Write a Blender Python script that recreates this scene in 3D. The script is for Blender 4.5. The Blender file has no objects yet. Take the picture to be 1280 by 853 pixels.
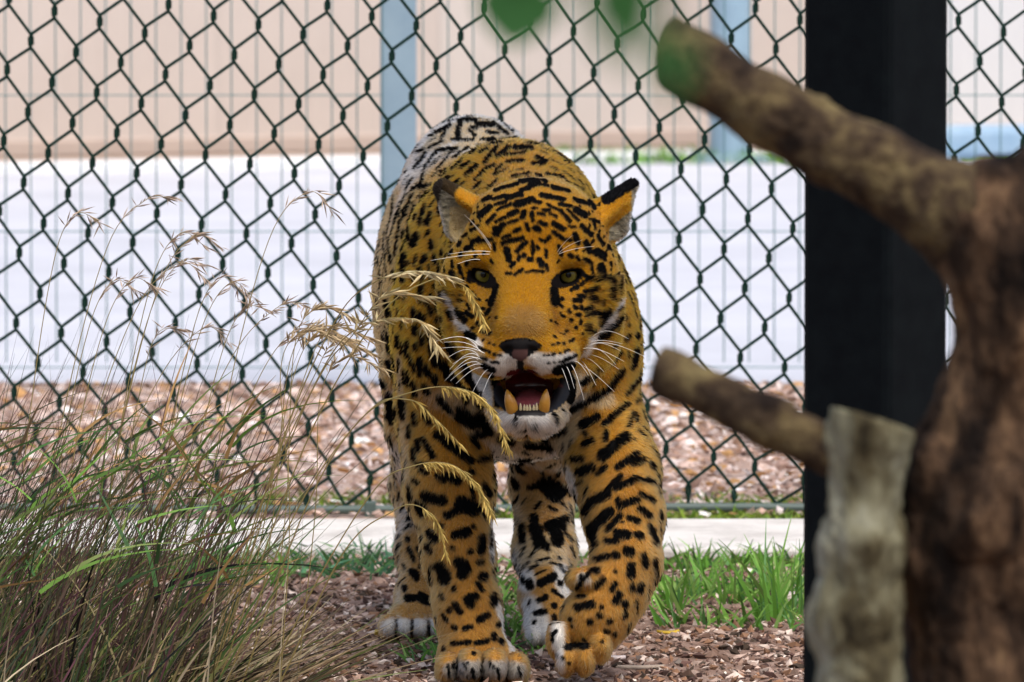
import bpy, bmesh, math, random
import numpy as np
from mathutils import Vector, Matrix, Euler
from mathutils.bvhtree import BVHTree

# ---------------------------------------------------------------- camera, world, sun, exposure
SC = bpy.context.scene
COL = SC.collection
F_PX, CX, CY = 9000.0, 640.0, 426.5            # focal length in photo pixels (1280 wide), image centre
HCAM, PITCH = 0.95, math.atan2(426.5 + 100.0, 9000.0)
cam_d = bpy.data.cameras.new('camera'); cam = bpy.data.objects.new('camera', cam_d); COL.objects.link(cam)
cam.location = (0, 0, HCAM); cam.rotation_euler = (math.pi / 2 - PITCH, 0, 0)
cam_d.sensor_width = 36.0; cam_d.lens = 36.0 * F_PX / 1280.0
cam_d.clip_start = 0.1; cam_d.clip_end = 2000
cam_d.dof.use_dof = True; cam_d.dof.focus_distance = 8.93; cam_d.dof.aperture_fstop = 15.0
SC.camera = cam
SUN_EL, SUN_AZ = math.radians(63), math.radians(152)     # azimuth measured from +Y (behind the animal) towards +X
world = bpy.data.worlds.new('World'); SC.world = world; world.use_nodes = True
wn = world.node_tree; bg = wn.nodes['Background']
sky = wn.nodes.new('ShaderNodeTexSky'); sky.sky_type = 'NISHITA'; sky.sun_disc = False
sky.sun_elevation = SUN_EL; sky.sun_rotation = SUN_AZ; sky.dust_density = 4.0; sky.air_density = 1.0
wn.links.new(sky.outputs[0], bg.inputs[0]); bg.inputs[1].default_value = 0.13
sun_d = bpy.data.lights.new('sun', 'SUN'); sun_d.energy = 1.5; sun_d.angle = math.radians(35); sun_d.color = (1, .96, .9)
sun = bpy.data.objects.new('sun', sun_d); COL.objects.link(sun); sun.location = (-2, 6, 8)
sd = Vector((math.sin(SUN_AZ) * math.cos(SUN_EL), math.cos(SUN_AZ) * math.cos(SUN_EL), math.sin(SUN_EL)))
sun.rotation_euler = sd.to_track_quat('Z', 'Y').to_euler()
SC.view_settings.view_transform = 'Standard'; SC.view_settings.look = 'None'
SC.view_settings.exposure = 0.78; SC.view_settings.gamma = 1.0
SC.cycles.max_bounces = 8; SC.cycles.transparent_max_bounces = 8

# ---------------------------------------------------------------- helpers
rng = np.random.default_rng(7); random.seed(7)
cP, sP = math.cos(PITCH), math.sin(PITCH)
def W(px, py, Y):                                # photo pixel + world distance -> world point
    dx, dy = (px - CX) / F_PX, (CY - py) / F_PX
    d = np.array([dx, cP + sP * dy, -sP + cP * dy]); t = Y / d[1]
    return np.array([0, 0, HCAM]) + d * t
def G(px, py):                                   # photo pixel -> point on the ground z = 0
    dx, dy = (px - CX) / F_PX, (CY - py) / F_PX
    d = np.array([dx, cP + sP * dy, -sP + cP * dy]); t = -HCAM / d[2]
    return np.array([0, 0, HCAM]) + d * t
def gy(Y): return W(CX, 0, Y)[2]
def link(name, me, mat=None, parent=None):
    o = bpy.data.objects.new(name, me); COL.objects.link(o)
    if mat: me.materials.append(mat)
    if parent: o.parent = parent
    return o
def tag(o, label=None, cat=None, group=None, kind=None):
    for k, v in (('label', label), ('category', cat), ('group', group), ('kind', kind)):
        if v: o[k] = v
    return o
def empty(name, loc=(0, 0, 0)):
    o = bpy.data.objects.new(name, None); COL.objects.link(o); o.location = loc; o.empty_display_size = .05
    return o
def mesh_np(name, v, f, smooth=True):
    v = np.asarray(v, dtype=np.float32); f = np.asarray(f, dtype=np.int32)
    me = bpy.data.meshes.new(name); n = f.shape[1]
    me.vertices.add(len(v)); me.vertices.foreach_set('co', v.ravel())
    me.loops.add(f.size); me.loops.foreach_set('vertex_index', f.ravel())
    me.polygons.add(len(f)); me.polygons.foreach_set('loop_start', np.arange(0, f.size, n, dtype=np.int32))
    me.polygons.foreach_set('use_smooth', np.full(len(f), smooth, dtype=bool))
    me.update(calc_edges=True); me.validate()
    return me
def set_col(me, name, c, domain='POINT'):
    c = np.asarray(c, dtype=np.float32)
    if c.shape[1] == 3: c = np.concatenate([c, np.ones((len(c), 1), np.float32)], 1)
    a = me.attributes.new(name, 'FLOAT_COLOR', domain); a.data.foreach_set('color', c.ravel())
def mat(name, col=(.5, .5, .5), rough=.7, spec=.3, metal=0.0):
    m = bpy.data.materials.new(name); m.use_nodes = True
    b = m.node_tree.nodes['Principled BSDF']; b.inputs['Base Color'].default_value = (*col, 1)
    b.inputs['Roughness'].default_value = rough; b.inputs['Specular IOR Level'].default_value = spec; b.inputs['Metallic'].default_value = metal
    return m
def attr_mat(name, attr='col', rough=.7, spec=.3, transl=0.0):
    m = mat(name, rough=rough, spec=spec); nt = m.node_tree; b = nt.nodes['Principled BSDF']
    a = nt.nodes.new('ShaderNodeAttribute'); a.attribute_name = attr
    nt.links.new(a.outputs['Color'], b.inputs['Base Color'])
    if transl:
        t = nt.nodes.new('ShaderNodeBsdfTranslucent'); mx = nt.nodes.new('ShaderNodeMixShader'); mx.inputs[0].default_value = transl
        nt.links.new(a.outputs['Color'], t.inputs[0]); nt.links.new(b.outputs[0], mx.inputs[1]); nt.links.new(t.outputs[0], mx.inputs[2])
        nt.links.new(mx.outputs[0], nt.nodes['Material Output'].inputs[0])
    return m
def noise_mat(name, stops, scale=8, detail=8, rough=.8, bump=.0, bscale=None, stretch=(1, 1, 1), spec=.25, bdist=.01):
    m = mat(name, rough=rough, spec=spec); nt = m.node_tree; b = nt.nodes['Principled BSDF']
    tc = nt.nodes.new('ShaderNodeTexCoord'); mp = nt.nodes.new('ShaderNodeMapping'); mp.inputs['Scale'].default_value = stretch
    nt.links.new(tc.outputs['Object'], mp.inputs[0])
    n = nt.nodes.new('ShaderNodeTexNoise'); n.inputs['Scale'].default_value = scale; n.inputs['Detail'].default_value = detail; n.inputs['Roughness'].default_value = .65
    nt.links.new(mp.outputs[0], n.inputs['Vector'])
    r = nt.nodes.new('ShaderNodeValToRGB'); nt.links.new(n.outputs['Fac'], r.inputs[0])
    e = r.color_ramp.elements
    for i, (p, c) in enumerate(stops):
        q = e[i] if i < 2 else e.new(p)
        q.position = p; q.color = (*c, 1)
    nt.links.new(r.outputs[0], b.inputs['Base Color'])
    if bump:
        n2 = nt.nodes.new('ShaderNodeTexNoise'); n2.inputs['Scale'].default_value = bscale or scale * 4; n2.inputs['Detail'].default_value = 6
        nt.links.new(mp.outputs[0], n2.inputs['Vector'])
        bp = nt.nodes.new('ShaderNodeBump'); bp.inputs['Strength'].default_value = bump; bp.inputs['Distance'].default_value = bdist
        nt.links.new(n2.outputs['Fac'], bp.inputs['Height']); nt.links.new(bp.outputs[0], b.inputs['Normal'])
    return m
def catmull(P, n):
    P = np.asarray(P, float); P = np.vstack([2 * P[0] - P[1], P, 2 * P[-1] - P[-2]]); out = []
    for i in range(1, len(P) - 2):
        for t in np.linspace(0, 1, n, endpoint=False):
            a, b, c, d = P[i - 1:i + 3]
            out.append(.5 * (2 * b + (c - a) * t + (2 * a - 5 * b + 4 * c - d) * t * t + (3 * b - a - 3 * c + d) * t ** 3))
    out.append(P[-2]); return np.array(out)
def tube(P, r, sides=6, cap=True):
    P = np.asarray(P, float); n = len(P); r = np.broadcast_to(np.asarray(r, float), (n,))
    T = np.gradient(P, axis=0); T /= np.linalg.norm(T, axis=1)[:, None] + 1e-12
    up = np.array([.31, .2, .93]); A = np.cross(T, up); A /= np.linalg.norm(A, axis=1)[:, None] + 1e-12; B = np.cross(T, A)
    an = np.arange(sides) * 2 * math.pi / sides
    V = (P[:, None] + r[:, None, None] * (A[:, None] * np.cos(an)[None, :, None] + B[:, None] * np.sin(an)[None, :, None])).reshape(-1, 3)
    i, j = np.meshgrid(np.arange(n - 1), np.arange(sides), indexing='ij'); k = (j + 1) % sides
    Fq = np.stack([i * sides + j, i * sides + k, (i + 1) * sides + k, (i + 1) * sides + j], -1).reshape(-1, 4)
    return V, Fq
def box(x0, x1, y0, y1, z0, z1, bev=0.0):
    bm = bmesh.new(); bmesh.ops.create_cube(bm, size=1)
    for v in bm.verts: v.co = ((x0 + x1) / 2 + v.co.x * (x1 - x0), (y0 + y1) / 2 + v.co.y * (y1 - y0), (z0 + z1) / 2 + v.co.z * (z1 - z0))
    if bev: bmesh.ops.bevel(bm, geom=bm.edges[:] , offset=bev, segments=2, affect='EDGES', profile=.5)
    me = bpy.data.meshes.new('box'); bm.to_mesh(me); bm.free(); return me
class Acc:                                       # collects quads into one mesh with a colour attribute
    def __init__(s): s.v, s.f, s.c, s.n = [], [], [], 0
    def add(s, V, Fq, c):
        V = np.asarray(V); s.v.append(V); s.f.append(np.asarray(Fq) + s.n); s.n += len(V)
        c = np.asarray(c, float); s.c.append(np.broadcast_to(c, (len(V), 3)) if c.ndim == 1 else c)
    def build(s, name, m, parent=None, smooth=True):
        me = mesh_np(name, np.concatenate(s.v), np.concatenate(s.f), smooth); set_col(me, 'col', np.concatenate(s.c))
        return link(name, me, m, parent)
def vnoise(p, s, seed=0):                        # cheap smooth value noise, p (n,3) -> [-1,1]
    q = np.asarray(p) * s + seed * 17.31; i = np.floor(q).astype(np.int64); f = q - i; f = f * f * (3 - 2 * f)
    def h(a, b, c):
        n = (a * 374761393 + b * 668265263 + c * 2147483647 + seed * 1013904223) & 0xffffffff
        n = ((n ^ (n >> 13)) * 1274126177) & 0xffffffff
        return ((n ^ (n >> 16)) & 0xffff) / 32767.5 - 1
    r = 0
    for a in (0, 1):
        for b in (0, 1):
            for c in (0, 1):
                w = (f[:, 0] if a else 1 - f[:, 0]) * (f[:, 1] if b else 1 - f[:, 1]) * (f[:, 2] if c else 1 - f[:, 2])
                r = r + w * h(i[:, 0] + a, i[:, 1] + b, i[:, 2] + c)
    return r

# ---------------------------------------------------------------- signed-distance modelling (animal, tree stump)
class SDF:
    def __init__(s, lo, hi, h):
        s.o = np.array(lo, np.float32); s.h = h; s.n = np.ceil((np.array(hi) - np.array(lo)) / h).astype(int) + 1
        s.F = np.full(s.n, .2, np.float32)
    def block(s, lo, hi):
        a = np.clip(np.floor((np.array(lo) - s.o) / s.h).astype(int), 0, s.n); b = np.clip(np.ceil((np.array(hi) - s.o) / s.h).astype(int) + 1, 0, s.n)
        if (b <= a).any(): return None
        ax = [s.o[i] + s.h * np.arange(a[i], b[i], dtype=np.float32) for i in range(3)]
        return tuple(slice(a[i], b[i]) for i in range(3)), np.meshgrid(*ax, indexing='ij', sparse=True)
    def merge(s, sl, d, k, sub):
        F = s.F[sl]
        if sub:
            d = -d; h = np.maximum(k - np.abs(F - d), 0) / k; s.F[sl] = np.maximum(F, d) + h * h * k * .25
        else:
            h = np.maximum(k - np.abs(F - d), 0) / k; s.F[sl] = np.minimum(F, d) - h * h * k * .25
    def ell(s, c, r, k=.02, R=None, sub=False):
        c = np.asarray(c, float); r = np.asarray(r, float); e = (np.abs(R).T @ r if R is not None else r) + k + 3 * s.h
        bl = s.block(c - e, c + e)
        if bl is None: return
        sl, (X, Y, Z) = bl; X = X - c[0]; Y = Y - c[1]; Z = Z - c[2]
        if R is not None: X, Y, Z = (R[i, 0] * X + R[i, 1] * Y + R[i, 2] * Z for i in range(3))
        k0 = np.sqrt((X / r[0]) ** 2 + (Y / r[1]) ** 2 + (Z / r[2]) ** 2); k1 = np.sqrt((X / r[0] ** 2) ** 2 + (Y / r[1] ** 2) ** 2 + (Z / r[2] ** 2) ** 2)
        s.merge(sl, (k0 * (k0 - 1) / np.maximum(k1, 1e-6)).astype(np.float32), k, sub)
    def cone(s, a, b, ra, rb, k=.02, sub=False):
        a = np.asarray(a, float); b = np.asarray(b, float); m = max(ra, rb) + k + 3 * s.h
        bl = s.block(np.minimum(a, b) - m, np.maximum(a, b) + m)
        if bl is None: return
        sl, (X, Y, Z) = bl; ab = b - a; L = ab @ ab
        t = np.clip(((X - a[0]) * ab[0] + (Y - a[1]) * ab[1] + (Z - a[2]) * ab[2]) / L, 0, 1)
        d = np.sqrt((X - a[0] - t * ab[0]) ** 2 + (Y - a[1] - t * ab[1]) ** 2 + (Z - a[2] - t * ab[2]) ** 2) - (ra + t * (rb - ra))
        s.merge(sl, d.astype(np.float32), k, sub)
    def chain(s, pts, k=.02):                    # pts: [(point, radius), ...]
        for (a, ra), (b, rb) in zip(pts[:-1], pts[1:]): s.cone(a, b, ra, rb, k)
    def nets(s):
        F = s.F; ins = F < 0; nx, ny, nz = F.shape; cnt = np.zeros((nx - 1, ny - 1, nz - 1), np.uint8)
        for a in (0, 1):
            for b in (0, 1):
                for c in (0, 1): cnt += ins[a:nx - 1 + a, b:ny - 1 + b, c:nz - 1 + c]
        act = (cnt > 0) & (cnt < 8); idx = np.argwhere(act); vid = np.full(act.shape, -1, np.int32); vid[act] = np.arange(len(idx))
        pos = np.zeros((len(idx), 3)); num = np.zeros(len(idx))
        C = [(a, b, c) for a in (0, 1) for b in (0, 1) for c in (0, 1)]
        for p in C:
            for ax in range(3):
                if p[ax]: continue
                q = list(p); q[ax] = 1
                va = F[idx[:, 0] + p[0], idx[:, 1] + p[1], idx[:, 2] + p[2]]; vb = F[idx[:, 0] + q[0], idx[:, 1] + q[1], idx[:, 2] + q[2]]
                x = (va < 0) != (vb < 0); t = np.where(x, va / np.where(x, va - vb, 1), 0)
                pt = np.array(p, float)[None].repeat(len(idx), 0); pt[:, ax] += t; pos += pt * x[:, None]; num += x
        V = s.o + s.h * (idx + pos / num[:, None]); Q = []
        for ax in range(3):
            u, w = (ax + 1) % 3, (ax + 2) % 3
            A = np.take(ins, range(0, F.shape[ax] - 1), ax); B = np.take(ins, range(1, F.shape[ax]), ax)
            e = np.argwhere(A != B); ok = (e[:, u] > 0) & (e[:, w] > 0) & (e[:, u] < F.shape[u] - 1) & (e[:, w] < F.shape[w] - 1); e = e[ok]
            sgn = A[e[:, 0], e[:, 1], e[:, 2]]
            def cell(du, dw):
                g = e.copy(); g[:, u] -= du; g[:, w] -= dw; return vid[g[:, 0], g[:, 1], g[:, 2]]
            q = np.stack([cell(1, 1), cell(0, 1), cell(0, 0), cell(1, 0)], 1); q[~sgn] = q[~sgn][:, ::-1]; Q.append(q)
        return V, np.concatenate(Q)
def smooth_mesh(V, Q, it=2, lam=.5):
    e = np.concatenate([Q[:, [0, 1]], Q[:, [1, 2]], Q[:, [2, 3]], Q[:, [3, 0]]]); e = np.concatenate([e, e[:, ::-1]])
    deg = np.bincount(e[:, 0], minlength=len(V))[:, None]
    for _ in range(it):
        S = np.stack([np.bincount(e[:, 0], weights=V[e[:, 1], i], minlength=len(V)) for i in range(3)], 1)
        V = V + lam * (S / np.maximum(deg, 1) - V)
    return V
# ================================================================ the setting
m_dirt = noise_mat('bare_soil', ((.3, (.09, .055, .04)), (.5, (.22, .14, .105)), (.72, (.38, .28, .225))), 26, 10, .95, .7, 160)
def axis(*segs):                                  # uneven grid spacing: (from, to, step)
    return np.unique(np.concatenate([np.linspace(a, b, max(2, int(round((b - a) / st)) + 1)) for a, b, st in segs]).round(5))
gx = axis((-400, -20, 40), (-20, -2, 2), (-2, -1, .1), (-1, 1, .012), (1, 2, .1), (2, 20, 2), (20, 400, 40)); gyv = axis((-60, 0, 10), (0, 8, .5), (8, 11.2, .014), (11.2, 16, .3), (16, 40, 4), (40, 700, 60))
GX, GY = np.meshgrid(gx, gyv, indexing='ij'); gp = np.stack([GX.ravel(), GY.ravel(), np.zeros(GX.size)], 1)
def ground_z(p):
    p = np.asarray(p, float).copy(); p[:, 2] = 0
    w = np.clip((np.minimum(p[:, 1] - 7.9, 10.72 - p[:, 1])) / .15, 0, 1) * np.clip((1.2 - np.abs(p[:, 0])) / .2, 0, 1)
    return w * (-.006 + .006 * vnoise(p, 5, 41) + .004 * vnoise(p, 17, 42) + .003 * vnoise(p, 50, 43))
gp[:, 2] = ground_z(gp); nxg, nyg = GX.shape; I, K = np.meshgrid(np.arange(nxg - 1), np.arange(nyg - 1), indexing='ij'); q = I * nyg + K
ground = link('ground', mesh_np('ground', gp, np.stack([q, q + nyg, q + nyg + 1, q + 1], -1).reshape(-1, 4)), m_dirt); tag(ground, kind='structure')
def sheet(name, x0, x1, y0, y1, z, m, kind='structure'):
    o = link(name, mesh_np(name, [[x0, y0, z], [x1, y0, z], [x1, y1, z], [x0, y1, z]], [[0, 1, 2, 3]], False), m); tag(o, kind=kind); return o
m_litter = noise_mat('litter_soil', ((.32, (.20, .13, .10)), (.5, (.38, .27, .215)), (.7, (.55, .44, .38))), 9, 10, .95, .5, 60)
sheet('verge', -30, 30, 11.3, 14.6, .004, m_litter)
m_road = noise_mat('pale_concrete', ((.3, (.42, .43, .47)), (.7, (.52, .53, .57))), 1.2, 8, .85, .1, 30)
sheet('road', -60, 60, 14.6, 60, .010, m_road)
WA = math.radians(30); o = link('kerb', box(-30, 30, -1.15, -.95, 0, .05, .01), noise_mat('kerb_concrete', ((.3, (.62, .62, .62)), (.7, (.74, .74, .74))), 3, 6, .8)); tag(o, kind='structure'); o.location = (0, 29.0, 0); o.rotation_euler = (0, 0, WA)
vg = link('back_verge', box(-30, 30, -.96, 6, -.1, .03), noise_mat('back_verge_soil', ((.3, (.30, .22, .17)), (.7, (.42, .34, .28))), 4, 8, .95)); tag(vg, kind='structure'); vg.location = (0, 29.0, 0); vg.rotation_euler = (0, 0, WA)
m_conc = noise_mat('path_concrete', ((.3, (.36, .33, .30)), (.5, (.56, .53, .49)), (.75, (.66, .63, .59))), 7, 10, .9, .35, 90)
o = link('path', box(-12, 12, 10.70, 11.24, -.05, .014, .005), m_conc); tag(o, kind='structure')
# ---- wall across the road: corrugated panels on a brown base board, set slightly askew
m_wall = noise_mat('tan_panel_paint', ((.3, (.48, .41, .36)), (.7, (.56, .485, .43))), .8, 6, .7, .05, 20)
m_wall2 = noise_mat('pale_panel_paint', ((.3, (.52, .46, .41)), (.7, (.60, .54, .49))), .8, 6, .7)
m_wall3 = noise_mat('grey_panel_paint', ((.3, (.56, .56, .56)), (.7, (.64, .64, .64))), .8, 6, .7)
m_board = noise_mat('brown_base_board', ((.3, (.40, .32, .27)), (.7, (.48, .39, .33))), 3, 6, .8)
wall = empty('panel_wall', (0, 29.0, .03)); wall.rotation_euler = (0, 0, WA); tag(wall, 'long tan corrugated panel wall across the pale road', 'wall')
def corr(w, h, n):
    xs = np.linspace(0, w, n * 4 + 1); d = np.array([0, 0, .007, .007])[np.arange(len(xs)) % 4]
    v = np.concatenate([np.stack([xs, d, np.zeros_like(xs)], 1), np.stack([xs, d, np.full_like(xs, h)], 1)]); k = len(xs); i = np.arange(k - 1)
    return mesh_np('panel', v, np.stack([i, i + 1, i + 1 + k, i + k], 1), False)
pw = 1.0; cm = {m: corr(pw - .002, 3.2, 7) for m in (m_wall, m_wall2, m_wall3)}
for m, me in cm.items(): me.materials.append(m)
for i in range(-26, 26):
    x = i * 1.0 - .35; o = bpy.data.objects.new('panel', cm[m_wall3 if x > 1.35 else m_wall if x < -.5 or x > .2 else m_wall2]); COL.objects.link(o); o.parent = wall; o.location = (x, -.03, .06)
link('base_board', box(-26, 26, -.06, 0, 0, .07, .01), m_board, wall)
link('coping', box(-26, 26, -.09, .12, 3.3, 3.4, .01), m_wall3, wall)
link('backing', box(-26, 26, .03, .1, 0, 3.3), m_wall3, wall)
# ---- steel column standing before the wall
m_steel = noise_mat('blue_grey_steel', ((.3, (.20, .30, .38)), (.7, (.28, .39, .46))), 5, 5, .45, spec=.5)
cl = empty('steel_column', (*(G(912, 206)[:2]), .01)); tag(cl, 'blue grey steel column in front of the tan panel wall', 'column')
v, f = tube([[0, 0, .02], [0, 0, 1.5], [0, 0, 3.1]], .08, 20); link('shaft', mesh_np('shaft', v, f), m_steel, cl); link('base_plate', box(-.15, .15, -.15, .15, 0, .025, .004), m_steel, cl)
bb = empty('road_barrier', (*(G(1262, 212)[:2]), .01)); bb.rotation_euler = (0, 0, WA * .5); tag(bb, 'low pale blue road barrier block behind the dead tree', 'barrier')
m_bar = noise_mat('pale_blue_plastic', ((.3, (.22, .34, .46)), (.7, (.34, .46, .56))), 6, 4, .5)
link('body', box(-.55, .55, -.1, .1, .03, .16, .03), m_bar, bb); link('foot', box(-.45, -.25, -.16, .16, 0, .045, .01), m_bar, bb); link('foot', box(.25, .45, -.16, .16, 0, .045, .01), m_bar, bb)
# ---- wire panel fence along the verge
wf = empty('wire_panel_fence', (0, 14.5, 0)); tag(wf, 'thin upright wire panel fence with steel posts beside the pale road', 'fence')
m_wire2 = mat('galvanised_wire', (.10, .22, .23), .45, .5, .3)
for x in (-1.9, 0, 1.9):
    A = Acc(); ox = W(498, 300, 14.5)[0] + x
    if x == -1.9: ox0 = ox
    for k in range(37):
        xx = ox + .05 + k * .0505
        v, f = tube([[xx, -.02, .06], [xx, -.02, 1.75]], .0015, 5); A.add(v, f, (.3, .4, .42))
    for z in np.arange(.05, 1.76, .274):
        v, f = tube([[ox + .04, -.024, z], [ox + 1.87, -.024, z]], .0013, 5); A.add(v, f, (.3, .4, .42))
    o = A.build('wire_panel', m_wire2, wf); o['kind'] = 'stuff'
for x in (-1.9, 0, 1.9, 3.8):
    link('post', box(W(498, 300, 14.5)[0] + x - .036, W(498, 300, 14.5)[0] + x + .036, -.01, .06, 0, 1.85, .006), m_steel, wf)
# ---- chain link fence
FY = 11.4
m_link = mat('dark_green_coated_wire', (.002, .022, .014), .5, .2)
cf = empty('chain_link_fence', (0, FY, 0)); tag(cf, 'dark green chain link fence behind the jaguar', 'fence')
av, bv = np.array([26., 51.]), np.array([30., -37.]); step = av - bv; N0 = np.array([37.5, 48.8])
def warp(p):
    x, y = p; low = max(0, (y - 520) / 120.)
    return np.array([x + 1.6 * math.sin(y * .013 + x * .004) + low * 5 * math.sin(x * .05 + 1), y + 3 * math.sin(x * .008 + y * .005) + 1.2 * math.sin(x * .031) - low * 4 * math.sin(x * .043)])
bot = W(0, 636, FY)[2]
for i in range(-16, 66):
    base = N0 + av * i; k0 = int(math.floor((base[1] + 430) / step[1])); base = base - step * k0; P = []
    n = 0
    while True:
        L = base + step * n; Rr = L + av
        for nd, sg, dep in ((L, -1, -.0022), (Rr, 1, .0022)):
            for dy, dx in ((-8, .2), (-4, 1.8), (4, 1.8), (8, .2)):
                p = warp(nd + np.array([sg * dx, dy])); w = W(p[0], p[1], FY); P.append([w[0], dep * (1 if abs(dy) < 5 else .4), w[2]])
        n += 1
        if L[1] > 720: break
    P = np.array(P); P = P[P[:, 2] > bot]
    if len(P) < 4: continue
    P = np.vstack([P, [[P[-1, 0], 0, bot]]]); v, f = tube(P, .0027, 6); link('wire', mesh_np('wire', v, f), m_link, cf)
m_rail = mat('grey_green_rail', (.07, .10, .085), .5, .4)
v, f = tube([[x, -.004, bot + .002 * math.sin(x * 5)] for x in np.linspace(-1.95, 1.95, 36)], .0075, 8); link('bottom_rail', mesh_np('rail', v, f), m_rail, cf)
v, f = tube([[x, 0, W(0, -440, FY)[2]] for x in np.linspace(-1.95, 1.95, 8)], .018, 10); link('top_rail', mesh_np('rail', v, f), m_rail, cf)
for xp in (60, 463, 800):
    x = W(xp, 640, FY)[0]; link('ground_clip', box(x - .009, x + .009, -.012, .012, -.03, bot + .012, .002), m_rail, cf)
for x in (-1.95, 1.95):
    v, f = tube([[x, 0, -.05], [x, 0, 1.55]], .025, 12); link('post', mesh_np('post', v, f), m_rail, cf)
# ---- black column in front of the fence
m_blk = noise_mat('black_column_paint', ((.3, (.002, .003, .004)), (.7, (.004, .006, .007))), 40, 5, .55, .08, 300, spec=.06, bdist=.002)
CYL = 7.3; cx = W(1094, 400, CYL)[0]; bc = empty('black_post', (cx, CYL, 0)); tag(bc, 'thick square black painted post behind the dead tree', 'post')
sq = 66.5 * CYL / F_PX; o = link('shaft', box(-sq, sq, -sq, sq, -.02, 2.2, .008), m_blk, bc); o.rotation_euler = (0, 0, math.radians(-38))
v, f = tube([[0, 0, -.01], [0, 0, .015], [0, 0, .018]], [.15, .15, .145], 32); link('foot_plate', mesh_np('foot', v, f), m_blk, bc)
# ================================================================ the jaguar
VOX = 0.003
J = SDF((-.24, 8.72, -.012), (.24, 10.75, .78), VOX)
def px(r, Y): return r * Y / F_PX
def E(x, y, Y, rx, rz, ry, k=.03, sub=False): J.ell(W(x, y, Y), (px(rx, Y), ry, px(rz, Y)), k, None, sub)
def CH(pts, k=.02): J.chain([(W(x, y, Y), px(r, Y)) for x, y, Y, r in pts], k)
# trunk
E(592, 268, 9.93, 96, 122, .21, .05)             # rump
E(590, 360, 9.68, 112, 170, .30, .06)            # belly and flank
E(640, 400, 9.38, 122, 172, .24, .06)            # rib cage
E(642, 268, 9.32, 92, 90, .20, .06)              # withers
E(655, 470, 9.24, 108, 100, .13, .05)            # chest
E(528, 390, 9.80, 54, 150, .15, .05)             # thighs
E(690, 410, 9.80, 55, 150, .15, .05)
E(556, 410, 9.24, 66, 155, .115, .04)            # shoulders
E(737, 440, 9.22, 64, 135, .115, .04)
CH([(640, 300, 9.25, 104), (662, 330, 9.10, 94), (664, 352, 9.04, 88)], .05)   # neck
# fore leg standing
CH([(552, 520, 9.22, 56), (562, 610, 9.17, 50), (573, 695, 9.11, 39), (585, 765, 9.06, 36), (592, 812, 9.03, 38)], .025)
E(598, 824, 9.03, 50, 24, .055, .02)
for x, y, Y, r in ((560, 837, 8.965, 14.5), (588, 832, 8.935, 15.5), (618, 832, 8.935, 15.5), (646, 837, 8.965, 14.5)): E(x, y, Y, r, 21, .042, .003)
# fore leg swinging, wrist bent
CH([(748, 530, 9.17, 58), (768, 590, 9.11, 52), (780, 645, 9.05, 45), (783, 705, 8.99, 38.5), (768, 742, 8.965, 36), (738, 790, 8.945, 34)], .02)
E(746, 770, 8.95, 42, 33, .042, .018)
for x, y, Y, r, rz in ((698, 800, 8.925, 13.5, 23), (709, 824, 8.905, 13.5, 20), (730, 824, 8.905, 13.5, 20), (750, 808, 8.92, 13.5, 20)): E(x, y, Y, r, rz, .032, .003)
E(729, 723, 8.94, 20, 13, .022, .012)            # dew claw
# hind legs
CH([(682, 470, 9.60, 55), (680, 530, 9.60, 46), (679, 605, 9.73, 36), (681, 690, 9.60, 34), (685, 745, 9.51, 31), (690, 785, 9.45, 31)], .025)
E(690, 792, 9.44, 33, 18, .06, .02)
for x in (668, 683, 699, 713): E(x, 796, 9.40, 9.5, 13, .03, .005)
CH([(526, 470, 9.62, 50), (526, 535, 9.64, 38), (524, 605, 9.80, 31), (527, 690, 9.69, 27), (527, 745, 9.61, 27), (520, 775, 9.56, 30)], .025)
E(515, 782, 9.55, 34, 18, .06, .02)
for x in (486, 505, 526, 545): E(x, 784, 9.515, 11.5, 16, .034, .004)
# tail behind
CH([(592, 205, 10.08, 34), (585, 260, 10.22, 30), (575, 380, 10.36, 26), (570, 520, 10.40, 25), (572, 600, 10.47, 24), (580, 640, 10.58, 22)], .02)
# ---- head, in its own frame (metres from the point between the eyes; x right, y back, z up)
HR = np.array(Matrix.Rotation(math.radians(-3.0), 3, 'Z') @ Matrix.Rotation(math.radians(-PITCH * 0), 3, 'X'))   # head -> world
HO = W(657, 347, 8.93)
def hp(x, y, z): return HO + HR @ (np.array([x, y, z]) * .001)
def HE(x, y, z, rx, ry, rz, k=.016, rot=(0, 0, 0), sub=False):
    R = HR @ np.array(Euler([math.radians(a) for a in rot]).to_matrix())
    J.ell(hp(x, y, z), (rx * .001, ry * .001, rz * .001), k, R.T, sub)
def HC(a, b, ra, rb, k=.016, sub=False): J.cone(hp(*a), hp(*b), ra * .001, rb * .001, k, sub)
HE(6, 85, 40, 92, 108, 80)                       # skull
HE(2, 24, 40, 70, 40, 52, .02)                   # forehead
for s in (-1, 1):
    HE(3 + s * 66, 60, -14, 47, 62, 62, .02)     # cheek bone
    HE(5 + s * 68, 88, -66, 40, 60, 58, .025)    # lower cheek
    HE(s * 47, 0, 23, 27, 16, 11, .010, (0, -s * 6, 0))          # brow ridge
    HC((4 + s * 25, -38, -167), (s * 58, 62, -104), 15, 32, .016)   # jaw side
HC((0, -2, 14), (-1, -66, -56), 32, 28, .015)      # nose bridge
for s in (-1, 1): HC((s * 15, -8, 16), (-1 + s * 14, -72, -60), 22, 19, .012)
HC((-2, -6, -30), (-2, -50, -80), 50, 46, .02)
for s in (-1, 1): HE(1 + s * 50, -8, -62, 34, 42, 44, .025)      # cheek running into the muzzle
for s in (-1, 1): HE(-1 + s * 33, -54, -93, 37, 42, 29, .012)  # whisker pads
HE(8, -38, -170, 34, 34, 16, .014)               # chin
HC((6, -14, -168), (5, 70, -135), 28, 52, .02)   # floor of the mouth
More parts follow.
